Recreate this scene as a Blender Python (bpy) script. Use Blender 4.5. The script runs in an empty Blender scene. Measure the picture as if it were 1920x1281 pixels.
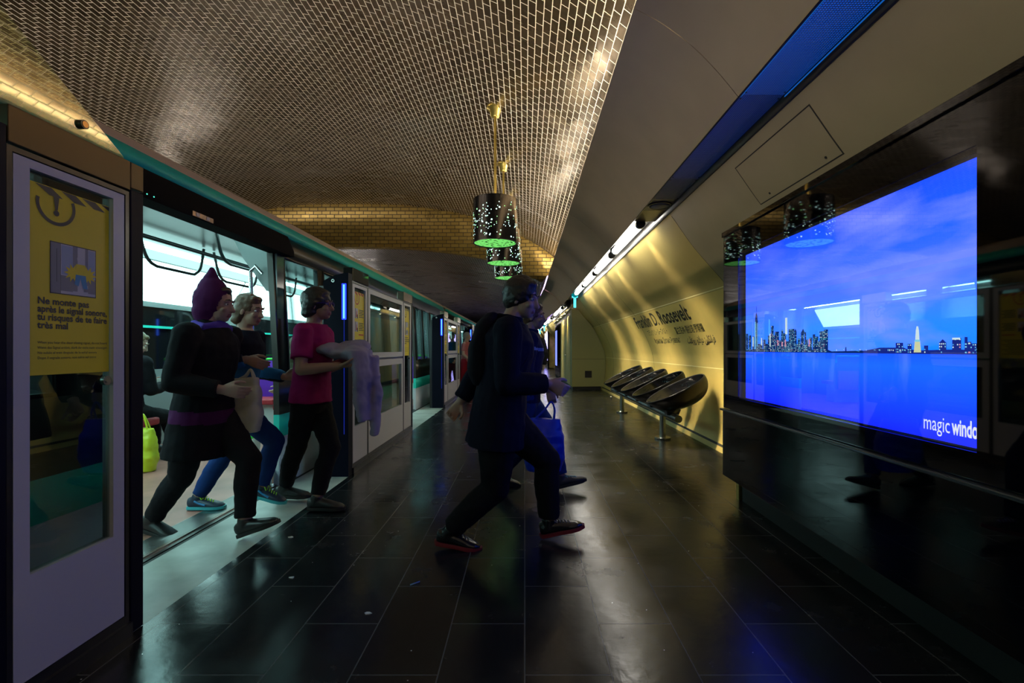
import bpy, bmesh, math, random
from mathutils import Vector, Matrix, Quaternion, noise
S = bpy.context.scene
COL = S.collection
random.seed(7)
R = math.radians
# ------------------------------------------------------------------ camera
F_PX, VX, VY, HC = 885.0, 984.0, 655.0, 1.2          # focal length and vanishing point in pixels of 1920x1281, eye height
cam = bpy.data.objects.new('camera', bpy.data.cameras.new('camera'))
COL.objects.link(cam)
cam.location = (0, 0, HC)
cam.rotation_euler = (R(90), 0, 0)
cam.data.sensor_width = 36
cam.data.lens = F_PX * 36 / 1920
cam.data.shift_x = -(VX - 960) / 1920
cam.data.shift_y = (VY - 640.5) / 1920
cam.data.clip_start = .05
S.camera = cam
# ------------------------------------------------------------------ world and exposure
w = bpy.data.worlds.new('world'); S.world = w; w.use_nodes = True
w.node_tree.nodes['Background'].inputs[0].default_value = (.5, .5, .6, 1)
w.node_tree.nodes['Background'].inputs[1].default_value = .02
S.view_settings.view_transform = 'Standard'
S.view_settings.look = 'None'
S.view_settings.exposure = 0.0
S.view_settings.gamma = 1.0
S.view_settings.use_curve_mapping = False
cy = S.cycles
cy.use_denoising = True
cy.max_bounces = 7; cy.diffuse_bounces = 3; cy.glossy_bounces = 4; cy.transparent_max_bounces = 16; cy.transmission_bounces = 4
cy.sample_clamp_indirect = 3.0
cy.blur_glossy = .5
cy.caustics_reflective = False; cy.caustics_refractive = False
try: cy.use_light_tree = True
except Exception: pass

# levels of the lamps; added tubes share the tube level
L_TUBE, L_COVE, L_FAR, L_TRAIN, L_SCREEN, L_LED, L_PENDANT, L_UP = 22.0, 80.0, 150.0, 4.5, 1.0, 4.0, 1.0, 34.0

# ------------------------------------------------------------------ materials
MATS = {}
def mat(name, col=(.5,.5,.5), rough=.5, metal=0., emit=None, estr=0., ior=1.5, coat=0., bump=None, vary=0.):
    """principled material; bump = (scale, strength, distance); vary = size of a gentle colour mottling"""
    if name in MATS: return MATS[name]
    m = bpy.data.materials.new(name); m.use_nodes = True
    nt = m.node_tree; b = nt.nodes['Principled BSDF']
    b.inputs['Base Color'].default_value = (*col, 1)
    b.inputs['Roughness'].default_value = rough
    b.inputs['Metallic'].default_value = metal
    b.inputs['IOR'].default_value = ior
    b.inputs['Coat Weight'].default_value = coat
    if emit:
        b.inputs['Emission Color'].default_value = (*emit, 1)
        b.inputs['Emission Strength'].default_value = estr
    if bump or vary:
        tc = nt.nodes.new('ShaderNodeTexCoord')
        n = nt.nodes.new('ShaderNodeTexNoise'); n.inputs['Scale'].default_value = bump[0] if bump else 6
        n.inputs['Detail'].default_value = 4
        nt.links.new(tc.outputs['Object'], n.inputs['Vector'])
        if bump:
            bp = nt.nodes.new('ShaderNodeBump'); bp.inputs['Strength'].default_value = bump[1]; bp.inputs['Distance'].default_value = bump[2]
            nt.links.new(n.outputs['Fac'], bp.inputs['Height']); nt.links.new(bp.outputs['Normal'], b.inputs['Normal'])
        if vary:
            n2 = nt.nodes.new('ShaderNodeTexNoise'); n2.inputs['Scale'].default_value = 3.2; n2.inputs['Detail'].default_value = 6
            nt.links.new(tc.outputs['Object'], n2.inputs['Vector'])
            mr = nt.nodes.new('ShaderNodeMapRange'); mr.inputs[1].default_value = .3; mr.inputs[2].default_value = .7
            mr.inputs[3].default_value = 1 - vary; mr.inputs[4].default_value = 1 + vary
            nt.links.new(n2.outputs['Fac'], mr.inputs[0])
            mx = nt.nodes.new('ShaderNodeVectorMath'); mx.operation = 'SCALE'; mx.inputs[0].default_value = col
            nt.links.new(mr.outputs[0], mx.inputs['Scale']); nt.links.new(mx.outputs[0], b.inputs['Base Color'])
    MATS[name] = m
    return m
def emat(name, col, strength=1.0):
    if name in MATS: return MATS[name]
    m = bpy.data.materials.new(name); m.use_nodes = True
    nt = m.node_tree; nt.nodes.clear()
    e = nt.nodes.new('ShaderNodeEmission'); o = nt.nodes.new('ShaderNodeOutputMaterial')
    e.inputs[0].default_value = (*col, 1); e.inputs[1].default_value = strength
    nt.links.new(e.outputs[0], o.inputs[0]); MATS[name] = m
    return m
def glass_mat(name, tint=(1,1,1), f0=.05, rough=0.0, power=4):
    """thin pane: clear with a mirror share that rises towards grazing angles, the same from both faces"""
    if name in MATS: return MATS[name]
    m = bpy.data.materials.new(name); m.use_nodes = True
    nt = m.node_tree; nt.nodes.clear(); N = nt.nodes.new
    o = N('ShaderNodeOutputMaterial'); mix = N('ShaderNodeMixShader'); t = N('ShaderNodeBsdfTransparent'); g = N('ShaderNodeBsdfGlossy')
    t.inputs[0].default_value = (*tint, 1); g.inputs['Roughness'].default_value = rough
    lw = N('ShaderNodeLayerWeight'); lw.inputs[0].default_value = .5
    pw = N('ShaderNodeMath'); pw.operation = 'POWER'; pw.inputs[1].default_value = power
    mr = N('ShaderNodeMapRange'); mr.inputs[3].default_value = f0; mr.inputs[4].default_value = .9
    nt.links.new(lw.outputs['Facing'], pw.inputs[0]); nt.links.new(pw.outputs[0], mr.inputs[0]); nt.links.new(mr.outputs[0], mix.inputs[0])
    nt.links.new(t.outputs[0], mix.inputs[1]); nt.links.new(g.outputs[0], mix.inputs[2]); nt.links.new(mix.outputs[0], o.inputs[0])
    MATS[name] = m
    return m
def tile_mat(name, c1, c2, cm, metal, rough, w=.15, h=.075, painted_sheen=0., aniso=0., mort=.0062):
    """bevelled metro tiles laid over a UV map in metres"""
    m = bpy.data.materials.new(name); m.use_nodes = True
    nt = m.node_tree; b = nt.nodes['Principled BSDF']; N = nt.nodes.new; Lk = nt.links.new
    uv = N('ShaderNodeUVMap')
    br = N('ShaderNodeTexBrick'); br.offset = .5
    for k, v in (('Color1', (*c1,1)), ('Color2', (*c2,1)), ('Mortar', (*cm,1)), ('Scale', 1), ('Mortar Size', mort), ('Mortar Smooth', .6), ('Bias', 0), ('Brick Width', w), ('Row Height', h)):
        br.inputs[k].default_value = v
    Lk(uv.outputs[0], br.inputs['Vector'])
    inv = N('ShaderNodeMath'); inv.operation = 'SUBTRACT'; inv.inputs[0].default_value = 1
    Lk(br.outputs['Fac'], inv.inputs[1])
    tilt = N('ShaderNodeTexNoise'); tilt.inputs['Scale'].default_value = 5.0; tilt.inputs['Detail'].default_value = 2
    Lk(uv.outputs[0], tilt.inputs['Vector'])
    add = N('ShaderNodeMath'); add.operation = 'MULTIPLY_ADD'; add.inputs[1].default_value = .5; Lk(tilt.outputs['Fac'], add.inputs[0]); Lk(inv.outputs[0], add.inputs[2])
    if aniso:
        tg = N('ShaderNodeTangent'); tg.direction_type = 'UV_MAP'; b.inputs['Anisotropic'].default_value = aniso; Lk(tg.outputs[0], b.inputs['Tangent'])
    bp = N('ShaderNodeBump'); bp.inputs['Strength'].default_value = 1.0; bp.inputs['Distance'].default_value = .008
    Lk(add.outputs[0], bp.inputs['Height']); Lk(bp.outputs['Normal'], b.inputs['Normal'])
    mtl = N('ShaderNodeMath'); mtl.operation = 'MULTIPLY'; mtl.inputs[1].default_value = metal; Lk(inv.outputs[0], mtl.inputs[0]); Lk(mtl.outputs[0], b.inputs['Metallic'])
    n = N('ShaderNodeTexNoise'); n.inputs['Scale'].default_value = 1.0; n.inputs['Detail'].default_value = 8; n.inputs['Roughness'].default_value = .66
    smap = N('ShaderNodeMapping'); smap.inputs['Scale'].default_value = (1.5, .5, 1); Lk(uv.outputs[0], smap.inputs[0]); Lk(smap.outputs[0], n.inputs['Vector'])
    mr = N('ShaderNodeMapRange'); mr.inputs[1].default_value = .35; mr.inputs[2].default_value = .7; mr.inputs[3].default_value = rough - .06; mr.inputs[4].default_value = rough + .12
    Lk(n.outputs['Fac'], mr.inputs[0]); Lk(mr.outputs[0], b.inputs['Roughness'])
    if painted_sheen:
        st = N('ShaderNodeMapRange'); st.inputs[1].default_value = .62; st.inputs[2].default_value = .70; st.inputs[3].default_value = 0; st.inputs[4].default_value = painted_sheen  # whitish lamp highlights painted into the tile colour as streaks
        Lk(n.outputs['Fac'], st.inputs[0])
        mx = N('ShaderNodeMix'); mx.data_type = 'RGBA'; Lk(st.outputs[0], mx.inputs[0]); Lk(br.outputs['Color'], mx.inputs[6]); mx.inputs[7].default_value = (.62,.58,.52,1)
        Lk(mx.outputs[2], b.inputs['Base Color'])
        pass
    else:
        Lk(br.outputs['Color'], b.inputs['Base Color'])
    return m
def floor_mat():
    m = bpy.data.materials.new('slate_floor'); m.use_nodes = True
    nt = m.node_tree; b = nt.nodes['Principled BSDF']; N = nt.nodes.new; Lk = nt.links.new
    tc = N('ShaderNodeTexCoord'); sep = N('ShaderNodeSeparateXYZ'); cmb = N('ShaderNodeCombineXYZ'); ad = N('ShaderNodeMath'); ad.inputs[1].default_value = .65*20 - .113
    Lk(tc.outputs['Object'], sep.inputs[0]); Lk(sep.outputs['Y'], ad.inputs[0]); Lk(ad.outputs[0], cmb.inputs[0])
    ad2 = N('ShaderNodeMath'); ad2.inputs[1].default_value = .32*20; Lk(sep.outputs['X'], ad2.inputs[0]); Lk(ad2.outputs[0], cmb.inputs[1])
    br = N('ShaderNodeTexBrick'); br.offset = .5
    for k, v in (('Color1', (.008,.0085,.010,1)), ('Color2', (.016,.0165,.018,1)), ('Mortar', (.10,.10,.097,1)), ('Scale', 1), ('Mortar Size', .0028), ('Mortar Smooth', .2), ('Brick Width', .65), ('Row Height', .32)):
        br.inputs[k].default_value = v
    Lk(cmb.outputs[0], br.inputs['Vector'])
    dirt = N('ShaderNodeTexNoise'); dirt.inputs['Scale'].default_value = 2.2; dirt.inputs['Detail'].default_value = 9; dirt.inputs['Roughness'].default_value = .65
    Lk(tc.outputs['Object'], dirt.inputs['Vector'])
    dr = N('ShaderNodeMapRange'); dr.inputs[1].default_value = .52; dr.inputs[2].default_value = .75; dr.inputs[4].default_value = .12; Lk(dirt.outputs['Fac'], dr.inputs[0])
    mx = N('ShaderNodeMix'); mx.data_type = 'RGBA'; Lk(dr.outputs[0], mx.inputs[0]); Lk(br.outputs['Color'], mx.inputs[6]); mx.inputs[7].default_value = (.05,.05,.055,1)
    vo = N('ShaderNodeTexVoronoi'); vo.inputs['Scale'].default_value = 12; Lk(tc.outputs['Object'], vo.inputs['Vector'])
    lt = N('ShaderNodeMath'); lt.operation = 'LESS_THAN'; lt.inputs[1].default_value = .032; Lk(vo.outputs['Distance'], lt.inputs[0])
    sx = N('ShaderNodeSeparateXYZ'); Lk(vo.outputs['Color'], sx.inputs[0])
    gt = N('ShaderNodeMath'); gt.operation = 'GREATER_THAN'; gt.inputs[1].default_value = .55; Lk(sx.outputs[0], gt.inputs[0])
    mu = N('ShaderNodeMath'); mu.operation = 'MULTIPLY'; Lk(lt.outputs[0], mu.inputs[0]); Lk(gt.outputs[0], mu.inputs[1])
    m2 = N('ShaderNodeMix'); m2.data_type = 'RGBA'; Lk(mu.outputs[0], m2.inputs[0]); Lk(mx.outputs[2], m2.inputs[6]); m2.inputs[7].default_value = (.9,.9,.85,1)
    Lk(m2.outputs[2], b.inputs['Base Color'])
    fine = N('ShaderNodeTexNoise'); fine.inputs['Scale'].default_value = 14; fine.inputs['Detail'].default_value = 6; Lk(tc.outputs['Object'], fine.inputs['Vector'])
    rr = N('ShaderNodeMapRange'); rr.inputs[1].default_value = .3; rr.inputs[2].default_value = .75; rr.inputs[3].default_value = .13; rr.inputs[4].default_value = .34; Lk(dirt.outputs['Fac'], rr.inputs[0])
    Lk(rr.outputs[0], b.inputs['Roughness'])
    hs = N('ShaderNodeMath'); hs.operation = 'MULTIPLY_ADD'; hs.inputs[1].default_value = -3.; Lk(br.outputs['Fac'], hs.inputs[0]); Lk(fine.outputs['Fac'], hs.inputs[2])
    bp = N('ShaderNodeBump'); bp.inputs['Strength'].default_value = .5; bp.inputs['Distance'].default_value = .0022; Lk(hs.outputs[0], bp.inputs['Height']); Lk(bp.outputs['Normal'], b.inputs['Normal'])
    b.inputs['IOR'].default_value = 1.38
    return m

# ------------------------------------------------------------------ mesh helpers
WLOC = {}
class MB:
    """collects shapes in world coordinates; build() links them as ONE mesh object under its parent"""
    def __init__(s): s.bm = bmesh.new(); s.mi = 0
    def face(s, pts, mi=None):
        vs = [s.bm.verts.new(p) for p in pts]
        f = s.bm.faces.new(vs); f.material_index = s.mi if mi is None else mi
        return f
    def box(s, x0, x1, y0, y1, z0, z1, bev=0):
        v = [s.bm.verts.new((x, y, z)) for z in (z0, z1) for y in (y0, y1) for x in (x0, x1)]
        fs = []
        for q in ((0,2,3,1), (4,5,7,6), (0,1,5,4), (2,6,7,3), (0,4,6,2), (1,3,7,5)):
            f = s.bm.faces.new([v[i] for i in q]); f.material_index = s.mi; fs.append(f)
        if bev:
            es = list({e for f in fs for e in f.edges})
            r = bmesh.ops.bevel(s.bm, geom=es, offset=bev, segments=2, profile=.5, affect='EDGES')
            for f in r['faces']: f.material_index = s.mi
        return s
    def rings(s, rings, cap0=True, cap1=True, closed=True):
        """skin a list of point rings"""
        vr = [[s.bm.verts.new(p) for p in r] for r in rings]
        n = len(vr[0])
        for a, b in zip(vr, vr[1:]):
            for i in range(n if closed else n - 1):
                j = (i + 1) % n
                f = s.bm.faces.new((a[i], a[j], b[j], b[i])); f.material_index = s.mi; f.smooth = True
        if cap0: f = s.bm.faces.new(vr[0][::-1]); f.material_index = s.mi
        if cap1: f = s.bm.faces.new(vr[-1]); f.material_index = s.mi
        return vr
    def cyl(s, p0, p1, r0, r1=None, n=16, cap=True):
        p0, p1 = Vector(p0), Vector(p1); r1 = r0 if r1 is None else r1
        d = (p1 - p0).normalized(); a = d.orthogonal().normalized(); b = d.cross(a)
        ring = lambda c, r: [c + (a*math.cos(t) + b*math.sin(t))*r for t in [2*math.pi*i/n for i in range(n)]]
        s.rings([ring(p0, r0), ring(p1, r1)], cap, cap)
        return s
    def tube(s, pts, r, n=8):
        pts = [Vector(p) for p in pts]
        rs = []; a = None
        for i, p in enumerate(pts):
            d = (pts[min(i+1, len(pts)-1)] - pts[max(i-1, 0)]).normalized()
            a = d.orthogonal().normalized() if a is None else (a - d*a.dot(d)).normalized()
            b = d.cross(a)
            rs.append([p + (a*math.cos(t) + b*math.sin(t))*r for t in [2*math.pi*k/n for k in range(n)]])
        s.rings(rs)
        return s
    def lathe(s, prof, c=(0,0,0), n=32, cap0=True, cap1=True):
        s.rings([[(c[0] + r*math.cos(2*math.pi*i/n), c[1] + r*math.sin(2*math.pi*i/n), c[2] + z) for i in range(n)] for r, z in prof], cap0, cap1)
        return s
    def ell(s, c, rx, ry, rz, ax=None, n=16, m=10):
        """ellipsoid with axes ax = (right, forward, up)"""
        c = Vector(c); X, Y, Z = ax or (Vector((1,0,0)), Vector((0,1,0)), Vector((0,0,1)))
        rg = []
        for j in range(1, m):
            t = math.pi*j/m
            rg.append([c + X*(rx*math.sin(t)*math.cos(2*math.pi*i/n)) + Y*(ry*math.sin(t)*math.sin(2*math.pi*i/n)) - Z*(rz*math.cos(t)) for i in range(n)])
        vr = s.rings(rg, False, False)
        for ring, z in ((vr[0], -rz), (vr[-1], rz)):
            v = s.bm.verts.new(c + Z*z)
            for i in range(n):
                f = s.bm.faces.new((v, ring[i], ring[(i+1) % n])); f.material_index = s.mi; f.smooth = True
        return s
    def prism(s, poly, y0, y1):
        """extrude an (x, z) polygon along y"""
        s.rings([[(x, y0, z) for x, z in poly], [(x, y1, z) for x, z in poly]])
        for f in s.bm.faces: pass
        return s
    def build(s, name, mats, parent=None, smooth=None, uv=None):
        bmesh.ops.recalc_face_normals(s.bm, faces=s.bm.faces[:])
        if smooth is None:
            for e in s.bm.edges:
                if len(e.link_faces) == 2 and e.calc_face_angle(0) > .6: e.smooth = False
        if parent is not None:
            o = WLOC.get(parent.name, Vector())
            bmesh.ops.translate(s.bm, verts=s.bm.verts[:], vec=-o)
        if smooth is not None:
            for f in s.bm.faces: f.smooth = smooth
        me = bpy.data.meshes.new(name); s.bm.to_mesh(me); s.bm.free()
        for m in (mats if isinstance(mats, (list, tuple)) else [mats]): me.materials.append(m)
        o = bpy.data.objects.new(name, me); COL.objects.link(o)
        if parent is not None:
            o.parent = parent; WLOC[o.name] = WLOC.get(parent.name, Vector()).copy()
        else: WLOC[o.name] = Vector()
        return o
def build_split(mb, name, mats, parent):
    """one object for every separate piece collected in mb"""
    bm = mb.bm; bm.verts.ensure_lookup_table(); bm.verts.index_update(); seen = set(); n0 = None
    for v in bm.verts[:]:
        if v.index in seen: continue
        comp, stack = [], [v]; seen.add(v.index)
        while stack:
            q = stack.pop(); comp.append(q)
            for e in q.link_edges:
                o = e.other_vert(q)
                if o.index not in seen: seen.add(o.index); stack.append(o)
        p = MB(); mp = {q.index: p.bm.verts.new(q.co) for q in comp}
        for f in {f for q in comp for f in q.link_faces}:
            g = p.bm.faces.new([mp[q.index] for q in f.verts]); g.material_index = f.material_index; g.smooth = f.smooth
        n0 = p.build(name, mats, parent)
    bm.free(); return n0
def tag(o, label, cat, group=None):
    o['label'] = label; o['category'] = cat
    if group: o['group'] = group
    return o
def thing(name, label, cat, loc=(0,0,0), group=None):
    o = bpy.data.objects.new(name, None); COL.objects.link(o)
    o.empty_display_size = .1; o.location = loc; WLOC[o.name] = Vector(loc)
    return tag(o, label, cat, group)
def struct(o):
    o['kind'] = 'structure'; return o
def dup(root, loc, label):
    r = root.copy(); COL.objects.link(r); r.location = loc; r['label'] = label; WLOC[r.name] = Vector(loc)
    def rec(src, dst):
        for ch in list(src.children):
            c = ch.copy(); COL.objects.link(c); c.parent = dst; rec(ch, c)
    rec(root, r)
    return r
def sheet(name, m, rows, uvs=None):
    """open or closed surface from rows of points, with a UV map in metres"""
    bm = bmesh.new(); uvl = bm.loops.layers.uv.new('UVMap')
    vr = [[bm.verts.new(p) for p in r] for r in rows]
    for j in range(len(rows)-1):
        for i in range(len(rows[0])-1):
            f = bm.faces.new((vr[j][i], vr[j][i+1], vr[j+1][i+1], vr[j+1][i])); f.smooth = True
            if uvs:
                for l, q in zip(f.loops, ((j,i), (j,i+1), (j+1,i+1), (j+1,i))): l[uvl].uv = uvs[q[0]][q[1]]
    me = bpy.data.meshes.new(name); bm.to_mesh(me); bm.free(); me.materials.append(m)
    o = bpy.data.objects.new(name, me); COL.objects.link(o); WLOC[o.name] = Vector()
    return o
def catmull(pts, n=6):
    out = []
    P = [2*Vector(pts[0]) - Vector(pts[1])] + [Vector(p) for p in pts] + [2*Vector(pts[-1]) - Vector(pts[-2])]
    for i in range(1, len(P)-2):
        a, b, c, d = P[i-1:i+3]
        for k in range(n):
            t = k/n
            out.append(.5*((2*b) + (c-a)*t + (2*a-5*b+4*c-d)*t*t + (3*b-a-3*c+d)*t**3))
    out.append(P[-2]); return out
def arclen(pts):
    L = [0]
    for a, b in zip(pts, pts[1:]): L.append(L[-1] + (Vector(b)-Vector(a)).length)
    return L
def text_geo(s, size=1., bold=0., squeeze=1.):
    """outline letters as flat triangles: (points, faces) with the baseline at 0 and the left edge at 0"""
    cu = bpy.data.curves.new('t', 'FONT'); cu.body = s; cu.size = size; cu.offset = bold; cu.resolution_u = 3; cu.fill_mode = 'FRONT'
    o = bpy.data.objects.new('t', cu); COL.objects.link(o)
    dg = bpy.context.evaluated_depsgraph_get(); me = bpy.data.meshes.new_from_object(o.evaluated_get(dg))
    P = [(v.co.x*squeeze, v.co.y) for v in me.vertices]; Fc = [tuple(p.vertices) for p in me.polygons]
    bpy.data.objects.remove(o); bpy.data.curves.remove(cu); bpy.data.meshes.remove(me)
    return P, Fc
def add_text(mb, geo, fn, mi=0):
    vs = [mb.bm.verts.new(fn(*p)) for p in geo[0]]
    for f in geo[1]:
        try:
            q = mb.bm.faces.new([vs[i] for i in f]); q.material_index = mi
        except ValueError: pass
def width(geo): return max([p[0] for p in geo[0]] or [0])
def sh(y): return 0. if y < 15 else -.0135*(y-15)        # the station bends gently to the left far away

# common materials
black_metal = mat('black_metal', (.012,.012,.015), .28, .0, ior=1.6)
black_gloss = mat('black_glass', (.002,.002,.003), .03, ior=1.62)
steel = mat('brushed_steel', (.55,.56,.55), .26, 1.)
brass = mat('brass', (.72,.56,.16), .3, 1.)
bronze = mat('bronze_metal', (.075,.055,.026), .42, .7)
white_lam = mat('white_laminate', (.62,.61,.62), .35)
rubber = mat('black_rubber', (.01,.01,.01), .6)
# ================================================================== THE SETTING
gold_tile = tile_mat('bronze_tiles', (.22,.165,.105), (.14,.105,.07), (.92,.84,.70), .88, .24, painted_sheen=.5, aniso=.75)  # pale joint colour stands in for bevel edges catching light, on both vaults
grey_tile = tile_mat('dark_metal_tiles', (.22,.19,.165), (.13,.115,.10), (.8,.75,.68), .85, .28, painted_sheen=.5, aniso=.6)
yellow_tile = tile_mat('golden_wall_tiles', (.42,.30,.085), (.30,.21,.055), (.035,.025,.012), .6, .32, w=.22, h=.095, mort=.011)
panel_m = mat('beige_panel', (.50,.41,.27), .42, vary=.06)
wall_m = mat('gold_painted_wall', (.68,.53,.15), .36, .1, vary=.07)
groove = mat('dark_joint', (.02,.018,.015), .7)
YB, YF = -6.0, 62.0
# vault over both tracks; half of it, mirrored about x = -4.6 (heights above the floor)
half = [(-4.6,5.04), (-3.4,5.02), (-2.57,4.93), (-1.41,4.71), (-.014,4.15), (.735,3.66), (1.35,3.1), (1.9,2.45)]
prof = [Vector(p) for p in catmull(half, 5)]
full = [Vector((-9.2 - p.x, p.y)) for p in prof[::-1]][:-1] + prof
La = arclen(full)
ys = [YB, 3, 8, 12.5]
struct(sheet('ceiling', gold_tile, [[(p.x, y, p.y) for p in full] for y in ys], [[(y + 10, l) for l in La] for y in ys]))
half2 = [(-4.6,3.91), (-3.42,3.9), (-2.2,3.80), (-1.03,3.6), (-.014,3.22), (.40,2.99), (.52,3.05), (.75,3.28), (1.2,3.35)]
prof2 = catmull(half2, 5)
full2 = [Vector((-9.2 - p.x, p.y)) for p in prof2[::-1]][:-1] + prof2
La2 = arclen(full2)
ys2 = [12.5, 15, 20, 26, 32, 40, 50, YF]
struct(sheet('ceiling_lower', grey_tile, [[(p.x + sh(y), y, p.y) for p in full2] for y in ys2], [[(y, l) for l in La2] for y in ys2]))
# tiled arch wall between the two vaults (solid, 0.3 m deep)
N_ = 60
def z_at(poly, x):
    for a, b in zip(poly, poly[1:]):
        if a.x <= x <= b.x: return a.y + (b.y-a.y)*(x-a.x)/max(1e-6, b.x-a.x)
    return poly[0].y if x < poly[0].x else poly[-1].y
xs = [-10.2 + 11.6*i/N_ for i in range(N_+1)]
o = sheet('wall_arch', yellow_tile, [[(x, 12.49, z_at(full, x) + .02) for x in xs], [(x, 12.49, z_at(full2, x)) for x in xs], [(x, 12.8, z_at(full2, x) - .002) for x in xs]],
      [[(x + 20, z_at(full, x)) for x in xs], [(x + 20, z_at(full2, x)) for x in xs], [(x + 20, z_at(full2, x) - .3) for x in xs]])
struct(o)
# hidden-away closing walls: far track side, both ends
dark = mat('tunnel_dark', (.03,.028,.026), .8)
mb = MB(); mb.box(-11.6, -11.4, YB, YF, -1.2, 3.3); struct(mb.build('wall_left', mat('far_platform_wall', (.3,.26,.16), .5)))
mb = MB(); mb.box(-11.6, 3.2, YB - .2, YB, -1.2, 5.3); struct(mb.build('wall_back', dark))
mb = MB(); mb.box(-11.6, 3.2, YF, YF + .2, -1.2, 5.3); struct(mb.build('wall_front', dark))
# floors
mb = MB(); mb.box(-1.66, 2.5, YB, YF, -.3, 0); struct(mb.build('floor', floor_mat()))
edge_m = mat('pale_stone_edge', (.42,.43,.39), .38, bump=(30,.25,.002), vary=.3)
mb = MB(); mb.box(-2.115, -1.6605, YB, YF, -.3, -.002); struct(mb.build('trim_1', edge_m))
mb = MB(); mb.box(-11.4, -2.12, YB, YF, -1.3, -1.1); struct(mb.build('floor_track', dark))
mb = MB(); mb.box(-11.4, -7.1, YB, YF, -1.1, 0); struct(mb.build('floor_far_platform', mat('far_floor', (.08,.08,.08), .4)))
mb = MB(); mb.box(-2.16, -2.117, YB, YF, -.9, -.01); struct(mb.build('trim_2', rubber))

# right wall profile (x, height above floor) from the lamp trough down to the floor
WP = [(1.455,2.565), (1.50,2.51), (1.69,2.24), (1.87,2.03), (2.04,1.824), (2.24,1.443), (2.34,1.2), (2.384,1.03), (2.4,.685), (2.348,.237), (2.274,0.)]
wp = catmull(WP, 6)
wl = arclen(wp)
def wall_at(z, off=0.):
    """point of the curved wall at height z, pushed off into the room"""
    for a, b in zip(wp, wp[1:]):
        if b.y <= z <= a.y:
            t = (z-a.y)/(b.y-a.y); p = a.lerp(b, t); d = (b-a).normalized(); nrm = Vector((d.y, -d.x))
            if nrm.x > 0: nrm = -nrm
            return p + nrm*off
    return wp[-1].copy()
ysw = [YB, 15, 20, 30, 40, 50, YF]
wall_u = mat('gold_wall_dimmed', (.52,.405,.125), .55, vary=.05)  # gold paint darkened, the dimmer light up here put into the colour
iu = min(range(len(wp)), key=lambda i: abs(wp[i].y - 1.84))
struct(sheet('wall_right', wall_m, [[(p.x + sh(y), y, p.y) for p in wp[iu:]] for y in ysw]))
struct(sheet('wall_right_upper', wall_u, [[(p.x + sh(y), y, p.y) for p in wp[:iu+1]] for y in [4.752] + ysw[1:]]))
struct(sheet('wall_right_upper_near', mat('gold_wall_dimmed_near', (.40,.335,.20), .42, vary=.05), [[(p.x + sh(y), y, p.y) for p in wp[:iu+1]] for y in (YB, 4.75)]))  # near stretch of the same wall, weaker light painted in as a greyer tone
# raised joints along the wall and vertical panel joints
def wall_strip(name, y0, y1, za, zb, off, m, n=10):
    pts = [wall_at(za + (zb-za)*i/n, off) for i in range(n+1)]; back = [wall_at(za + (zb-za)*i/n, -.004) for i in range(n+1)]
    mb = MB()
    ring = lambda y: [(p.x, y, p.y) for p in pts] + [(p.x, y, p.y) for p in back[::-1]]
    mb.rings([ring(y0), ring(y1)])
    return struct(mb.build(name, m))
wall_strip('trim_3', YB, 15, 1.835, 1.845, .0015, mat('gold_edge', (.95,.85,.45), .4, .0), 2)
wall_strip('trim_4', YB, 15, .955, .966, .002, MATS['gold_edge'], 2)
k = 5
for y in (4.75, 8.75, 12.75):
    wall_strip('trim_%d' % k, y, y + .005, .1, 2.54, .001, groove, 30); k += 1
for z, y0, y1 in ((.0, YB, 13.97),):
    mb = MB(); q = wall_at(.09)
    mb.prism([(q.x - .012, .0), (q.x - .012, .085), (q.x + .02, .085), (q.x + .02, .0)], y0, y1)
    struct(mb.build('baseboard_right', rubber))

# dropped beige ceiling panel between the vault and the lamp trough
DP = [(.604,3.094), (.752,3.014), (.924,2.887), (1.06,2.751), (1.184,2.603)]
dp = catmull(DP, 5)
mb = MB()
def dp_ring(y):
    front = [(p.x + sh(y), y, p.y) for p in dp]
    back = [(p.x + .02 + sh(y), y, p.y + .03) for p in dp[::-1]]
    return front + back
segs = [YB, -1.4, 2.62, 6.62, 10.62, 14.85]
for a, b in zip(segs, segs[1:]): mb.rings([dp_ring(a + .003), dp_ring(b - .003)])
struct(mb.build('ceiling_panel', panel_m))
def dp_far(y): return [(x + sh(y) - .015, yy, z - .01) for x, yy, z in dp_ring(y)]
mb = MB(); mb.rings([dp_far(y) for y in (14.86, 20, 26, 32, 40, 50, YF)]); struct(mb.build('ceiling_panel_far', panel_m))
# trough: two side flanges and a dark back, open downwards
mb = MB()
trough_m = mat('trough_metal', (.10,.095,.085), .3, .6)
for a, b in ((YB, 14.85), (14.86, YF)):
    n = 1 if b < 15 else 6
    for q in range(n):
        y0, y1 = a + (b-a)*q/n, a + (b-a)*(q+1)/n; s0, s1 = sh(y0), sh(y1)
        def R4(x0, x1, z0, z1): mb.rings([[(x0+s0,y0,z0), (x1+s0,y0,z0), (x1+s0,y0,z1), (x0+s0,y0,z1)], [(x0+s1,y1,z0), (x1+s1,y1,z0), (x1+s1,y1,z1), (x0+s1,y1,z1)]])
        R4(1.184, 1.196, 2.60, 2.75); R4(1.445, 1.457, 2.56, 2.75); R4(1.184, 1.457, 2.75, 2.76)
struct(mb.build('trim_10', trough_m))
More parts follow.
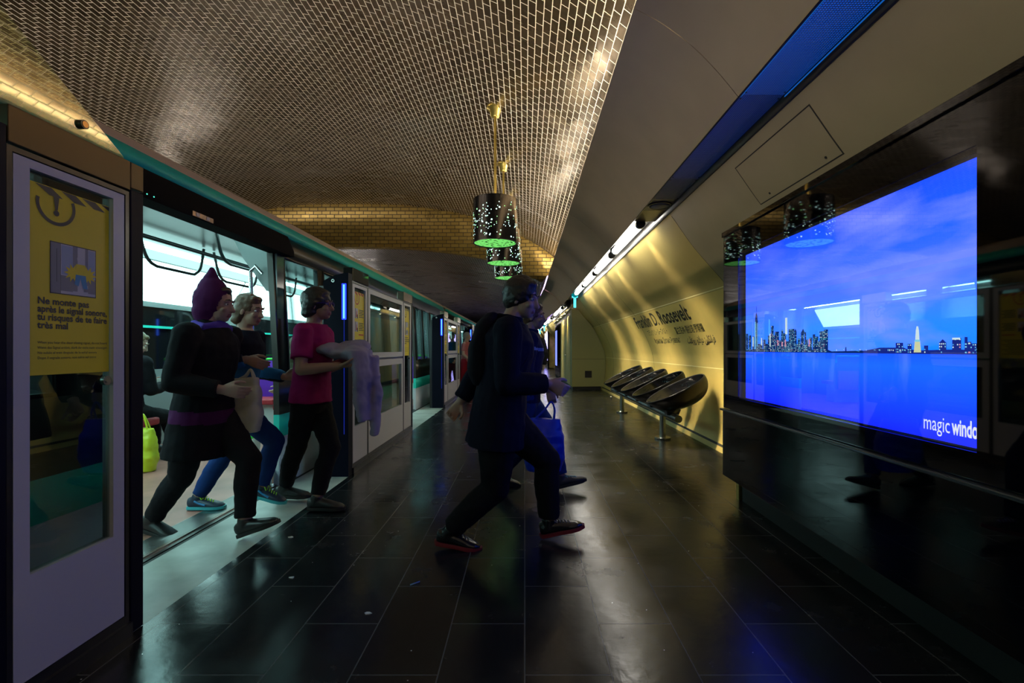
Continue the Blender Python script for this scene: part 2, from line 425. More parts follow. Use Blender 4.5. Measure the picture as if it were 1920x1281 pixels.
# perforated covers of the trough near the camera (real hatching of slots through bump on metal)
def mesh_cover_mat(name, glow):
    m = bpy.data.materials.new(name); m.use_nodes = True
    nt = m.node_tree; b = nt.nodes['Principled BSDF']; N = nt.nodes.new; Lk = nt.links.new
    tc = N('ShaderNodeTexCoord'); wv = N('ShaderNodeTexWave'); wv.bands_direction = 'Y'; wv.inputs['Scale'].default_value = 26
    w2 = N('ShaderNodeTexWave'); w2.bands_direction = 'X'; w2.inputs['Scale'].default_value = 26
    Lk(tc.outputs['Object'], wv.inputs[0]); Lk(tc.outputs['Object'], w2.inputs[0])
    mu = N('ShaderNodeMath'); mu.operation = 'MULTIPLY'; Lk(wv.outputs['Fac'], mu.inputs[0]); Lk(w2.outputs['Fac'], mu.inputs[1])
    mx = N('ShaderNodeMix'); mx.data_type = 'RGBA'; Lk(mu.outputs[0], mx.inputs[0]); mx.inputs[6].default_value = (.5,.52,.55,1); mx.inputs[7].default_value = (.03,.03,.03,1)
    if glow:                                              # blue glow put into the perforations, fading along y; no lamps behind
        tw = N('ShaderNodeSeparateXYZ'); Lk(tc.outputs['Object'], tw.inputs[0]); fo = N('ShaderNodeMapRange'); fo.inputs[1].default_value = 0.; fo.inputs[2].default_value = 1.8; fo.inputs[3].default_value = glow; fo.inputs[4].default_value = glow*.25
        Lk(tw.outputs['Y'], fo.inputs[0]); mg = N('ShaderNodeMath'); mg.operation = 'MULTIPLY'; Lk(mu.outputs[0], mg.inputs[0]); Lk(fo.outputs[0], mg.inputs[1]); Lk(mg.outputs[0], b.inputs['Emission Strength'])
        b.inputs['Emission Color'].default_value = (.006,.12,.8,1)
    Lk(mx.outputs[2], b.inputs['Base Color']); b.inputs['Roughness'].default_value = .5; b.inputs['Metallic'].default_value = .1
    bp = N('ShaderNodeBump'); bp.inputs['Distance'].default_value = .004; bp.invert = True; Lk(mu.outputs[0], bp.inputs['Height']); Lk(bp.outputs[0], b.inputs['Normal'])
    return m
pc = [mesh_cover_mat('perforated_cover_glow', 1.6), mesh_cover_mat('perforated_cover_faint_glow', .14), mesh_cover_mat('perforated_cover', 0)]
cov = [(-1.2, .9, 'perforated trough cover overhead behind the others'), (.905, 2.62, 'perforated trough cover with the strongest painted blue glow, over the screen kiosk'), (2.625, 3.9, 'dark perforated trough cover between the blue glowing one and the one by the speaker'), (3.905, 4.44, 'short dark trough cover next to the round speaker')]
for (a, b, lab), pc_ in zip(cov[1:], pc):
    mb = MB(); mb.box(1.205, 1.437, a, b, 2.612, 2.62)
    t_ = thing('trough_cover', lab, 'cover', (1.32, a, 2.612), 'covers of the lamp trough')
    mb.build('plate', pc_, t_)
    mb = MB()
    for yy in (a + .03, b - .03):
        for xx in (1.215, 1.427): mb.cyl((xx, yy, 2.612), (xx, yy, 2.608), .006, n=8)
    build_split(mb, 'screw', steel, t_)
mb = MB(); mb.box(1.20, 1.442, 4.80, 5.22, 2.612, 2.62); tag(mb.build('blank_plate', trough_m), 'dark blank plate between the round speaker and the first tube light', 'cover')
mb = MB()
for x_, l_ in ((1.1975, 'thin blue light strip on the dropped panel edge of the overhead trough'), (1.4405, 'thin blue light strip on the gold wall edge of the overhead trough')):
    mb = MB(); mb.box(x_, x_ + .003, -1.0, 2.62, 2.600, 2.606); tag(mb.build('blue_light_strip', emat('trough_blue', (.008,.12,.5), .8)), l_, 'light')
# round ceiling speaker
t_ = thing('ceiling_speaker', 'round blue-grey loudspeaker set in the lamp trough before the first tube', 'speaker', (1.32, 4.62, 2.61))
mb = MB(); mb.box(1.20, 1.442, 4.445, 4.795, 2.612, 2.62); mb.build('plate', mat('pale_plate', (.3,.28,.22), .4), t_)
mb = MB(); mb.lathe([(.115,.0), (.118,-.01), (.105,-.014), (.10,-.008)], (1.32,4.62,2.612)); mb.build('bezel', trough_m, t_, True)
mb = MB(); mb.lathe([(.10,-.009), (.07,-.02), (.03,-.025)], (1.32,4.62,2.612)); mb.build('grille', mat('speaker_grille', (.10,.14,.25), .5, .3), t_, True)

# tube luminaires of the trough
tube_m = emat('tube_light', (1.0,.95,.84), L_TUBE)
def tube_light(y0, y1, label):
    s = sh((y0+y1)/2); c = 1.29 + s
    t_ = thing('tube_light', label, 'light', (c, y0, 2.68), 'tube lights of the trough')
    mb = MB(); mb.cyl((c, y0+.05, 2.60), (c + sh(y1)-sh(y0), y1-.05, 2.60), .048, n=20); mb.build('diffuser', tube_m, t_)
    mb = MB()
    for y in (y0+.02, y1-.02): mb.cyl((c, y-.03, 2.60), (c, y+.03, 2.60), .052, n=20); mb.box(c-.02, c+.02, y-.02, y+.02, 2.64, 2.75)
    build_split(mb, 'end_cap', black_metal, t_)
    mb = MB(); mb.box(c+.065, c+.12, y0, y1, 2.64, 2.68); mb.box(c-.03, c+.03, y0, y1, 2.68, 2.75); build_split(mb, 'reflector', steel, t_)
for i, (y0, lab) in enumerate(((5.26, 'white tube light right after the round speaker'), (7.0, 'second white tube light after the round speaker'),
        (8.68, 'third white tube light after the round speaker'), (10.33, 'white tube light next to the hanging cyan sign'))):
    tube_light(y0, y0 + 1.5, lab)
for y0, lab in ((-5.0, 'added unseen tube light behind the viewpoint, farther one'), (-2.9, 'added unseen tube light behind the viewpoint, closer one')): tube_light(y0, y0 + 1.5, lab)  # tubes added out of view to brighten the notices and door panels
far_ = ['first', 'second', 'third', 'fourth', 'fifth', 'sixth', 'seventh', 'eighth', 'ninth', 'tenth', 'eleventh']
for i, y0 in enumerate((16., 17.7, 21.5, 23.2, 24.9, 28.5, 30.2, 34.2, 38, 43, 49)):
    tube_light(y0, y0 + 1.5, far_[i] + ' small tube light beyond the dropped panel end, counted from the gold cabinets')
# unseen area lights added beside the tubes to brighten the gold wall
def wash(y0, y1, power, x=1.375):
    li = bpy.data.lights.new('added_wall_light', 'AREA'); li.shape = 'RECTANGLE'; li.size = .05; li.size_y = y1 - y0; li.energy = power; li.color = (1.,.86,.62); li.spread = R(62)
    o = bpy.data.objects.new('added_wall_light', li); COL.objects.link(o); s = sh((y0+y1)/2)
    o.location = (x + s, (y0+y1)/2, 2.60); d = Vector((.49, 0, -.87)); o.rotation_euler = d.to_track_quat('-Z', 'Y').to_euler()
for y0, y1, p_ in ((4.9, 6.6, 30), (7.05, 8.45, 30), (8.75, 10.1, 26), (10.4, 11.8, 20), (16, 19, 8), (21.5, 26.3, 12)): wash(y0, y1, p_)
# cove light behind the lip of the dropped panel
cove_m = emat('cove_light', (1.0,.83,.58), L_COVE)
for y0, y1, lab in ((-5, 1, 'cove strip above the dropped panel over the viewer'), (1.2, 6.6, 'cove strip above the dropped panel over the screen kiosk'), (6.8, 12.2, 'cove strip above the dropped panel over the bench')):
    mb = MB(); mb.box(.86, .92, y0, y1, 3.08, 3.12); tag(mb.build('cove_light', cove_m), lab, 'light', 'hidden cove strips')
mb = MB(); mb.rings([[(x + sh(y) , y, z) for x, z in ((.70,3.12), (.75,3.12), (.75,3.16), (.70,3.16))] for y in (13, 15, 24, 34)]); tag(mb.build('cove_light', emat('cove_far', (.6,.4,1.), L_COVE*.7)), 'far cove strip above the purple tinted panel', 'light', 'hidden cove strips')
for y0, y1, lab in ((-5, 3, 'cove strip of the far platform, near end'), (3.4, 5.6, 'cove strip of the far platform, by the arch'), (13, 30, 'cove strip of the far platform, beyond the arch')):
    mb = MB(); mb.box(-9.75 + (.35 if y0 > 12 else 0), -9.65 + (.35 if y0 > 12 else 0), y0, y1, 3.34 - (.42 if y0 > 12 else 0), 3.40 - (.42 if y0 > 12 else 0)); tag(mb.build('cove_light', emat('far_platform_light', (1.,.87,.74), L_FAR) if y0 < 12 else emat('far_vault_light', (1.,.92,.85), L_FAR*.35)), lab, 'light', 'hidden cove strips')
mb = MB(); mb.box(-10.9, -9.6, YB, 12.4, 3.28, 3.33); struct(mb.build('trim_11', panel_m))

# hanging cyan signs
cyan_m = emat('cyan_sign', (.08,.85,1.0), 2.2)
def hang_sign(x, y, z, sc, label):
    t_ = thing('hanging_sign', label, 'sign', (x, y, z), 'hanging cyan signs')
    mb = MB(); mb.lathe([(.015,.02), (.10,.0), (.105,-.03), (.045,-.09), (.03,-.1)], (x,y,z), 20); mb.build('housing', mat('teal_housing', (.02,.15,.2), .3, emit=(.0,.5,.6), estr=.35), t_, True)
    mb = MB(); mb.box(x-.075, x+.075, y-.02, y-.002, z-.10, z-.04); mb.box(x-.03, x+.03, y-.02, y+.02, z-.36, z-.08); mb.build('lit_face', cyan_m, t_)
    mb = MB(); mb.cyl((x,y,z), (x,y,2.75 if z < 2.7 else z+.42), .012); mb.build('hanger', black_metal, t_)
hang_sign(1.32, 12.45, 2.66, 1, 'glowing cyan T shaped sign hanging after the near row of tube lights')
hang_sign(1.31 + sh(27.4), 27.4, 2.62, 1, 'small cyan sign hanging between far tube lights')
hang_sign(1.31 + sh(33.0), 33.0, 2.62, 1, 'tiny cyan sign farther along the tube lights')
hang_sign(.0, 22.0, 2.85, 1, 'pale hanging sign seen beside the dark walking person')
for y_ in (27.4, 33.0): pass

# hatch in the upper wall
t_ = thing('access_hatch', 'flush beige hatch outlined by a dark joint above the screen kiosk', 'hatch', (1.6, 2.5, 2.4))
def hatch_ring(y, off, za, zb, n=8):
    return [(*((q := wall_at(za + (zb-za)*i/n, off)).x, y, q.y),) for i in range(n+1)]
mb = MB()
za, zb = 2.50, 2.235
for (y0, y1, a, b) in ((2.5, 2.508, za, zb), (3.38, 3.384, za, zb), (2.5, 3.38, za, za-.006), (2.5, 3.38, zb, zb+.006)):
    r0 = hatch_ring(y0, .0015, a, b) + hatch_ring(y0, -.003, a, b)[::-1]; r1 = hatch_ring(y1, .0015, a, b) + hatch_ring(y1, -.003, a, b)[::-1]
    mb.rings([r0, r1])
mb.build('joint', groove, t_)
mb = MB()
for y in (2.62, 3.22):
    q = wall_at(zb + .03, .003); q2 = wall_at(zb+.03, -.003); mb.cyl((q2.x, y, q2.y), (q.x, y, q.y), .008, n=10)
build_split(mb, 'screw', groove, t_)

# ------------------------------------------------------------------ lettering on the gold wall
ink = mat('dark_ink', (.015,.012,.008), .5)
mb = MB()
def fit(s, y_left, y_right, z, size, bold=0.):
    g = text_geo(s, size, bold, 1.); wd = width(g)
    sq = (y_left - y_right)/wd
    g = ([(x*sq, y) for x, y in g[0]], g[1])
    def fn(u, v):
        p = wall_at(z + v, .0025); return (p.x, y_left - u, p.y)
    add_text(mb, g, fn)
fit("Franklin D. Roosevelt", 9.0, 6.12, 1.595, .285, .006)
fit("フランクリン・ルーズベルト", 8.5, 7.35, 1.445, .115, .001)
fit("富兰克林·德拉诺·罗斯福", 6.98, 5.88, 1.43, .115, .001)
fit("Франклин Делано Рузвельт", 8.3, 6.95, 1.30, .125, .0008)
# shaped letters of the right-to-left line, stored in visual order
ar = "\ufe96\ufee0\ufed3\ufeaf\ufeed\ufead \ufeee\ufee7\ufefc\ufef3\ufea9 \ufee6\ufef4\ufee0\ufedc\ufee7\ufe8d\ufeae\ufed3"
fit(ar, 6.66, 5.68, 1.285, .125, .003)
tag(mb.build('station_name', ink), 'dark station name and translations lettered on the gold wall above the bench', 'lettering')

# ------------------------------------------------------------------ gold technical enclosure closing the platform bay
X0 = 1.39
t_ = thing('technical_cabinet', 'tall gold cabinet block with double doors beyond the bench', 'cabinet', (X0, 13.97, 0))
arc = [wall_at(.1 + (2.38-.1)*i/20, .004) for i in range(21)]
mb = MB()
poly = [(X0, .09)] + [(p.x - .004, p.y) for p in arc if p.x > X0 + .02] + [(X0, 2.385)]
mb.rings([[(x, 13.97, z) for x, z in poly], [(x, 21.7, z) for x, z in poly]])
enc = mat('olive_gold_panel', (.40,.37,.15), .4)
mb.build('body', enc, t_)
mb = MB(); mb.box(X0 + .03, 2.25, 14.0, 21.6, 0, .09); mb.build('plinth', rubber, t_)
mb = MB(); mb.box(1.78, 1.98, 13.955, 13.975, .36, .56); mb.build('vent_grille', mat('vent_black', (.01,.01,.01), .6), t_)
mb = MB(); mb.box(X0 + .004, 2.36, 13.966, 13.972, .905, .911); mb.build('joint', groove, t_)
door_m = mat('gold_door', (.72,.57,.2), .4)
for y0, y1, k in ((14.4, 15.9, 15.75), (15.93, 17.6, 16.05)):
    mb = MB(); mb.box(X0 - .012, X0, y0, y1, .12, 2.22, .003); d_ = mb.build('door', door_m, t_)
    mb = MB(); mb.ell((X0 - .025, k, 1.0), .02, .02, .02); mb.build('knob', steel, d_)
mb = MB(); mb.box(X0 - .03, X0, 18.2, 21.2, .1, 2.2); p_ = mb.build('dark_panel', black_gloss, t_); p_['label'] = 'dark glossy panel'
mb = MB(); mb.box(X0 - .032, X0 - .03, 19.9, 21.0, .5, 2.0); mb.build('display', emat('far_display', (.15,.2,.9), 2.), t_)
mb = MB(); mb.box(X0 - .06, X0 + .02, 13.99, 21.7, 2.385, 2.42); mb.build('top_edge', mat('pale_edge', (.6,.55,.35), .3, .4), t_)
for i, y in enumerate((15.2, 16.9, 18.6)):
    mb = MB(); mb.cyl((X0 - .10, y, 2.40), (X0 - .10, y, 2.34), .03); mb.cyl((X0 - .10, y, 2.42), (X0 + .02, y, 2.42), .012)
    mb.mi = 1; mb.cyl((X0 - .10, y, 2.339), (X0 - .10, y, 2.335), .026)
    mb.build('spotlight', [steel, emat('spot_face', (1.,.85,.45), 12)], t_)
    li = bpy.data.lights.new('cabinet_spot', 'SPOT'); li.energy = 60; li.color = (1.,.82,.4); li.spot_size = R(75); li.spot_blend = .6; li.shadow_soft_size = .025
    o = bpy.data.objects.new('cabinet_spot', li); COL.objects.link(o); o.location = (X0 - .11, y, 2.325); o.rotation_euler = Vector((.5,0,-1)).to_track_quat('-Z','Y').to_euler()
# farther kiosk with a lit face and a speckled end
t_ = thing('advertising_kiosk', 'distant kiosk with speckled gold end and bluish lit side', 'kiosk', (1.55, 29, 0))
spk = mat('speckled_gold', (.45,.36,.12), .5, bump=(40,.8,.01), vary=.35)
mb = MB(); mb.box(1.50, 1.85, 29, 33, .05, 2.35); mb.build('body', spk, t_)
mb = MB(); mb.box(1.40, 1.50, 28.9, 33.1, .0, 2.42); mb.build('frame', black_gloss, t_)
mb = MB(); mb.box(1.385, 1.40, 29.3, 32.8, .5, 2.2); mb.build('screen', emat('far_screen', (.4,.35,1.), 5.), t_)
mb = MB(); poly = [(1.1, 0), (2.0, 0), (2.0, 2.35), (1.1, 2.35)]
mb.prism(poly, 55, 55.3); struct(mb.build('wall_far_bay', enc))
# ================================================================== SCREEN KIOSK
KX, KY0, KY1 = 1.64, -.6, 3.9
t_ = thing('screen_kiosk', 'large black glass kiosk with a blue city skyline screen', 'kiosk', (KX, 1.6, 0))
def kiosk_ring(y):
    back = [wall_at(2.14 + (.2-2.14)*i/14, .02) for i in range(15)]
    return [(KX + .05, y, .16), (KX + .05, y, 2.13)] + [(max(p.x - .0, KX + .07), y, p.y) for p in back]
mb = MB(); mb.rings([kiosk_ring(KY0), kiosk_ring(KY1 - .01)]); mb.build('casing', black_metal, t_)
SY0, SY1, SZ0, SZ1 = 1.719, 3.587, .831, 1.914          # the lit screen
mb = MB()                                                # black glass surround in front of the screen
for y0, y1, z0, z1 in ((KY0, SY0-.004, .72, 2.12), (SY1+.045, KY1, .72, 2.12), (SY0-.004, SY1+.045, SZ1+.03, 2.12), (SY0-.004, SY1+.045, .72, SZ0-.008)):
    mb.box(KX + .002, KX + .012, y0, y1, z0, z1)
mb.build('glass_surround', black_gloss, t_)
mb = MB(); mb.box(KX - .012, KX + .06, KY0, KY1 + .006, 2.121, 2.16, .003); mb.build('top_rail', black_gloss, t_)
mb = MB(); mb.box(KX - .006, KX + .03, KY0, KY1, .165, .695, .003); mb.build('lower_panel', black_gloss, t_)
mb = MB(); mb.box(KX - .03, KX + .02, KY0, KY1, .698, .716, .005); mb.build('ledge', mat('dark_steel', (.18,.19,.2), .22, .8), t_)
mb = MB(); mb.box(KX + .08, KX + .4, KY0, KY1 - .16, 0, .165); mb.build('plinth', rubber, t_)
mb = MB(); mb.box(KX + .06, KX + .10, KY1 - .15, KY1 - .1, 0, .165); mb.build('foot', brass, t_)
mb = MB(); mb.box(KX + .004, KX + .008, SY0-.003, SY1+.044, SZ0-.007, SZ1+.029); mb.build('front_glass', glass_mat('screen_glass', f0=.10), t_)
# the display: a picture built as flat coloured shapes on the lit panel
def screen_bg():
    m = bpy.data.materials.new('screen_picture'); m.use_nodes = True
    nt = m.node_tree; nt.nodes.clear(); N = nt.nodes.new; Lk = nt.links.new
    o = N('ShaderNodeOutputMaterial'); e = N('ShaderNodeEmission'); e.inputs[1].default_value = L_SCREEN; Lk(e.outputs[0], o.inputs[0])
    uv = N('ShaderNodeUVMap'); sp = N('ShaderNodeSeparateXYZ'); Lk(uv.outputs[0], sp.inputs[0])
    def ramp(src, stops):
        r = N('ShaderNodeValToRGB'); r.color_ramp.elements[0].position = stops[0][0]; r.color_ramp.elements[0].color = (*stops[0][1],1)
        r.color_ramp.elements[1].position = stops[-1][0]; r.color_ramp.elements[1].color = (*stops[-1][1],1)
        for p, c in stops[1:-1]:
            q = r.color_ramp.elements.new(p); q.color = (*c,1)
        Lk(src, r.inputs[0]); return r.outputs[0]
    sky = ramp(sp.outputs[1], [(.33,(.008,.33,1.)), (.45,(.03,.33,1.)), (.62,(.10,.25,1.)), (.8,(.02,.17,1.)), (1.,(.015,.11,.95))])
    mp = N('ShaderNodeMapping'); mp.inputs['Scale'].default_value = (2.0, 3.6, 1); mp.inputs['Rotation'].default_value = (0,0,.25); Lk(uv.outputs[0], mp.inputs[0])
    cl = N('ShaderNodeTexNoise'); cl.inputs['Scale'].default_value = 1.6; cl.inputs['Detail'].default_value = 5; Lk(mp.outputs[0], cl.inputs[0])
    cr = N('ShaderNodeMapRange'); cr.inputs[1].default_value = .42; cr.inputs[2].default_value = .72; Lk(cl.outputs['Fac'], cr.inputs[0])
    cx = N('ShaderNodeMath'); cx.operation = 'MULTIPLY'; cxr = N('ShaderNodeMapRange'); cxr.inputs[1].default_value = .1; cxr.inputs[2].default_value = .9; cxr.inputs[3].default_value = .35; cxr.inputs[4].default_value = 1
    Lk(sp.outputs[0], cxr.inputs[0]); Lk(cr.outputs[0], cx.inputs[0]); Lk(cxr.outputs[0], cx.inputs[1])
    sk = N('ShaderNodeMix'); sk.data_type = 'RGBA'; Lk(cx.outputs[0], sk.inputs[0]); Lk(sky, sk.inputs[6]); sk.inputs[7].default_value = (.30,.40,1.,1)
    wat = ramp(sp.outputs[1], [(.0,(.012,.03,.95)), (.12,(.012,.085,1.)), (.27,(.015,.19,1.)), (.32,(.015,.14,1.))])
    mp2 = N('ShaderNodeMapping'); mp2.inputs['Scale'].default_value = (9, 1.3, 1); Lk(uv.outputs[0], mp2.inputs[0])
    st = N('ShaderNodeTexNoise'); st.inputs['Scale'].default_value = 1.7; st.inputs['Detail'].default_value = 3; Lk(mp2.outputs[0], st.inputs[0])
    sr = N('ShaderNodeMapRange'); sr.inputs[1].default_value = .55; sr.inputs[2].default_value = .78; sr.inputs[4].default_value = .55; Lk(st.outputs['Fac'], sr.inputs[0])
    wy = N('ShaderNodeMapRange'); wy.inputs[1].default_value = .1; wy.inputs[2].default_value = .3; Lk(sp.outputs[1], wy.inputs[0])
    wm = N('ShaderNodeMath'); wm.operation = 'MULTIPLY'; Lk(sr.outputs[0], wm.inputs[0]); Lk(wy.outputs[0], wm.inputs[1])
    wa = N('ShaderNodeMix'); wa.data_type = 'RGBA'; Lk(wm.outputs[0], wa.inputs[0]); Lk(wat, wa.inputs[6]); wa.inputs[7].default_value = (.25,.45,1.,1)
    gt = N('ShaderNodeMath'); gt.operation = 'GREATER_THAN'; gt.inputs[1].default_value = .325; Lk(sp.outputs[1], gt.inputs[0])
    fm = N('ShaderNodeMix'); fm.data_type = 'RGBA'; Lk(gt.outputs[0], fm.inputs[0]); Lk(wa.outputs[2], fm.inputs[6]); Lk(sk.outputs[2], fm.inputs[7])
    bo = N('ShaderNodeVectorMath'); bo.operation = 'MULTIPLY'; bo.inputs[1].default_value = (1,1,2.4); Lk(fm.outputs[2], bo.inputs[0])
    Lk(bo.outputs[0], e.inputs[0])
    return m
SXD = KX + .040
W_, H_ = SY1 - SY0, SZ1 - SZ0
def SP(u, v, d=0.):                                       # picture coordinates (0..1 from its left and bottom) to the screen plane
    return (SXD - d, SY1 - u*W_, SZ0 + v*H_)
scr = sheet('display', screen_bg(), [[SP(0,0), SP(1,0)], [SP(0,1), SP(1,1)]], [[(0,0), (1,0)], [(0,1), (1,1)]])
scr.parent = t_; scr.location = -Vector(t_.location); scr['label'] = 'lit blue picture of a city at dusk over water'
mb = MB(); mb.box(SXD + .002, SXD + .008, SY0 - .004, SY1 + .045, SZ0 - .02, SZ1 + .02)
mb.box(KX + .013, SXD + .002, SY1 + .041, SY1 + .045, SZ0 - .008, SZ1 + .03)
mb.build('screen_bezel', mat('bezel_blue_black', (.05,.06,.12), .15), t_)
sk = MB()
def rect(u0, u1, v0, v1, mi, d=.001): sk.face([SP(u0,v0,d), SP(u1,v0,d), SP(u1,v1,d), SP(u0,v1,d)], mi)
def poly(pts, mi, d=.001): sk.face([SP(u,v,d) for u, v in pts], mi)
rs = random.Random(3)
def tower(u, wd, top, base=.325, mi=0, win=True):
    rect(u, u+wd, base, top, mi, .001 + rs.random()*.0006)
    if win:
        nx, ny = max(1, int(wd/.0042)), max(1, int((top-base)/.0085))
        for i in range(nx):
            for j in range(ny):
                if rs.random() < .42:
                    a = u + wd*(i+.2)/nx; b = base + (top-base)*(j+.2)/ny
                    rect(a, a + wd*.55/nx, b, b + (top-base)*.5/ny, rs.choice((2,2,3,3,4)) if rs.random() < .93 else 5, .002)
# screen-left tower group. The image is seen obliquely, so u is measured along the screen itself
def U(px): return (SY1 - F_PX*(SXD)/(px - VX))/W_
def Vv(py, px): return ((VY - py)*(F_PX*SXD/(px - VX))/F_PX + HC - SZ0)/H_
def px_tower(x0, x1, ytop, mi=0, win=True):
    tower(U(x0), U(x1)-U(x0), Vv(ytop, (x0+x1)/2), mi=mi, win=win)
for x0, x1, y in ((1399,1403,626),(1404,1409,629),(1411,1415,631),(1415.5,1421.5,605),(1427,1430,634),(1431,1436,637),(1440,1443,629),(1443,1447,625),(1446,1451,611),(1449,1453,629),(1453,1461,622),
    (1465,1469,619),(1468,1474,625),(1479,1490,617),(1490,1494,622),(1496,1501,635),(1502,1508,626),(1509,1512,623),(1512,1516,637),(1517,1523,633),(1524,1529,627),(1529,1535,631),(1537,1546,621),(1545,1553,618),
    (1420,1427,645),(1434,1441,645),(1458,1466,638),(1473,1481,640),(1494,1503,645),(1508,1517,646),(1530,1538,640)):
    px_tower(x0, x1, y)
def pp(*pts): return [(U(x), Vv(y, x)) for x, y in pts]
poly(pp((1415.5,605),(1421.5,605),(1420.2,592),(1418.6,585),(1416.8,592)), 0); rect(U(1418.2), U(1418.9), Vv(590,1418), Vv(575,1418), 0)
rect(U(1415.8), U(1417.6), Vv(655,1416), Vv(604,1416), 3, .0022); rect(U(1419.6), U(1421.2), Vv(650,1420), Vv(606,1420), 4, .0022)
rect(U(1472.8), U(1476.8), Vv(627,1474), Vv(596,1474), 2, .0022)
poly(pp((1501,626),(1510,626),(1506.3,616)), 0); poly(pp((1489.5,622),(1494,622),(1491.6,616)), 0)
for x, y0, y1, mi in ((1458,648,638,5),(1466,650,641,5),(1472,650,637,5),(1517,650,636,5),(1443.5,650,626,2),(1411.5,650,632,2),(1427.5,648,634,2)): rect(U(x), U(x+2.2), Vv(y0,x), Vv(y1,x), mi, .0024)
# shoreline, bridge, wooded bank
bank = [(1398,656),(1420,655),(1440,654),(1500,655),(1553,656),(1560,659),(1600,658),(1618,657)]
bank2 = [(1618,658),(1640,654),(1650,652),(1680,652),(1690,650),(1702,655),(1716,656),(1730,657),(1760,656),(1800,655),(1820,657),(1848,657)]
def strip(top, ylow, mi, d):
    for (xa, ya), (xb, yb) in zip(top, top[1:]):
        poly([(U(xa), .322), (U(xb), .322), (U(xb), Vv(yb, xb)), (U(xa), Vv(ya, xa))], mi, d)
strip(bank, 0, 0, .0013); strip(bank2, 0, 1, .0013)
for x, y in ((1586.5,651),): rect(U(x-1.2), U(x+1.2), .33, Vv(y, x), 1, .0016)
for xa, ya, xb, yb in ((1562,658.5,1586,652),(1586,652,1612,658.8)): poly([(U(xa),Vv(ya,xa)), (U(xb),Vv(yb,xb)), (U(xb),Vv(yb+.8,xb)), (U(xa),Vv(ya+.8,xa))], 4, .0016)
for i in range(46):
    x = 1398 + rs.random()*300; u = U(x); rect(u, u + .0025, .332 + rs.random()*.006, .3385 + rs.random()*.003, rs.choice((2,3)), .0026)
# right hand bank towers
for x0, x1, y in ((1680,1694,643),(1702,1710,645),(1733,1741,648),(1761,1775,642),(1786,1803,634),(1809,1815,632),(1815,1822,641),(1820,1832,644),(1831,1843,646),(1843,1848,640)): px_tower(x0, x1, y, mi=1)
poly(pp((1761,643),(1775,643),(1768,636)), 1); rect(U(1786.5), U(1801.5), Vv(637,1794), Vv(633.4,1794), 2, .0026)
# a pale floodlit monument on a plinth: a plain tapering figure-sized shaft
poly(pp((1714,661),(1728,661),(1726,641),(1716,641)), 6, .002); poly(pp((1715,641),(1727,641),(1725,637),(1717,637)), 3, .0022)
poly(pp((1717,637),(1725,637),(1724,620),(1722.5,612),(1719.5,612),(1718,620)), 2, .0022)
cols = [('pic_navy', (.003,.025,.16)), ('pic_indigo', (.01,.025,.28)), ('pic_white', (.75,.95,1.)), ('pic_cyan', (.25,.75,1.)), ('pic_blue', (.10,.45,.85)), ('pic_pink', (.85,.35,.5)), ('pic_yellow', (.75,.8,.45))]
pic = sk.build('skyline', [emat(n, c, 1.) for n, c in cols], scr)
g1 = text_geo('magic', .088, 0., 1.); g2 = text_geo('window', .088, .0026, 1.)
mb = MB()
u0 = (SY1 - F_PX*SXD/(1732-VX)); zb = HC - (803-VY)*(F_PX*SXD/(1732-VX))/F_PX
def clip_text(geo, off, sq):
    # letters end at the edge of the display
    bm2 = bmesh.new()
    vs = [bm2.verts.new((p[0]*sq + off, p[1], 0)) for p in geo[0]]
    for f in geo[1]:
        try: bm2.faces.new([vs[i] for i in f])
        except ValueError: pass
    bmesh.ops.bisect_plane(bm2, geom=bm2.verts[:] + bm2.edges[:] + bm2.faces[:], plane_co=(W_ - u0 - .001, 0, 0), plane_no=(1,0,0), clear_outer=True)
    bm2.verts.ensure_lookup_table(); bm2.verts.index_update()
    r = ([(v.co.x, v.co.y) for v in bm2.verts], [[v.index for v in f.verts] for f in bm2.faces]); bm2.free(); return r
fn = lambda u, v: (SXD - .0028, SY1 - u0 - u, zb + v)
add_text(mb, clip_text(g1, 0, .125/width(g1)), fn); add_text(mb, clip_text(g2, .135, .106/width(text_geo('windo', .088, .0026))), fn)
mb.build('lettering', emat('screen_white', (.85,.9,1.), 1.1), scr)

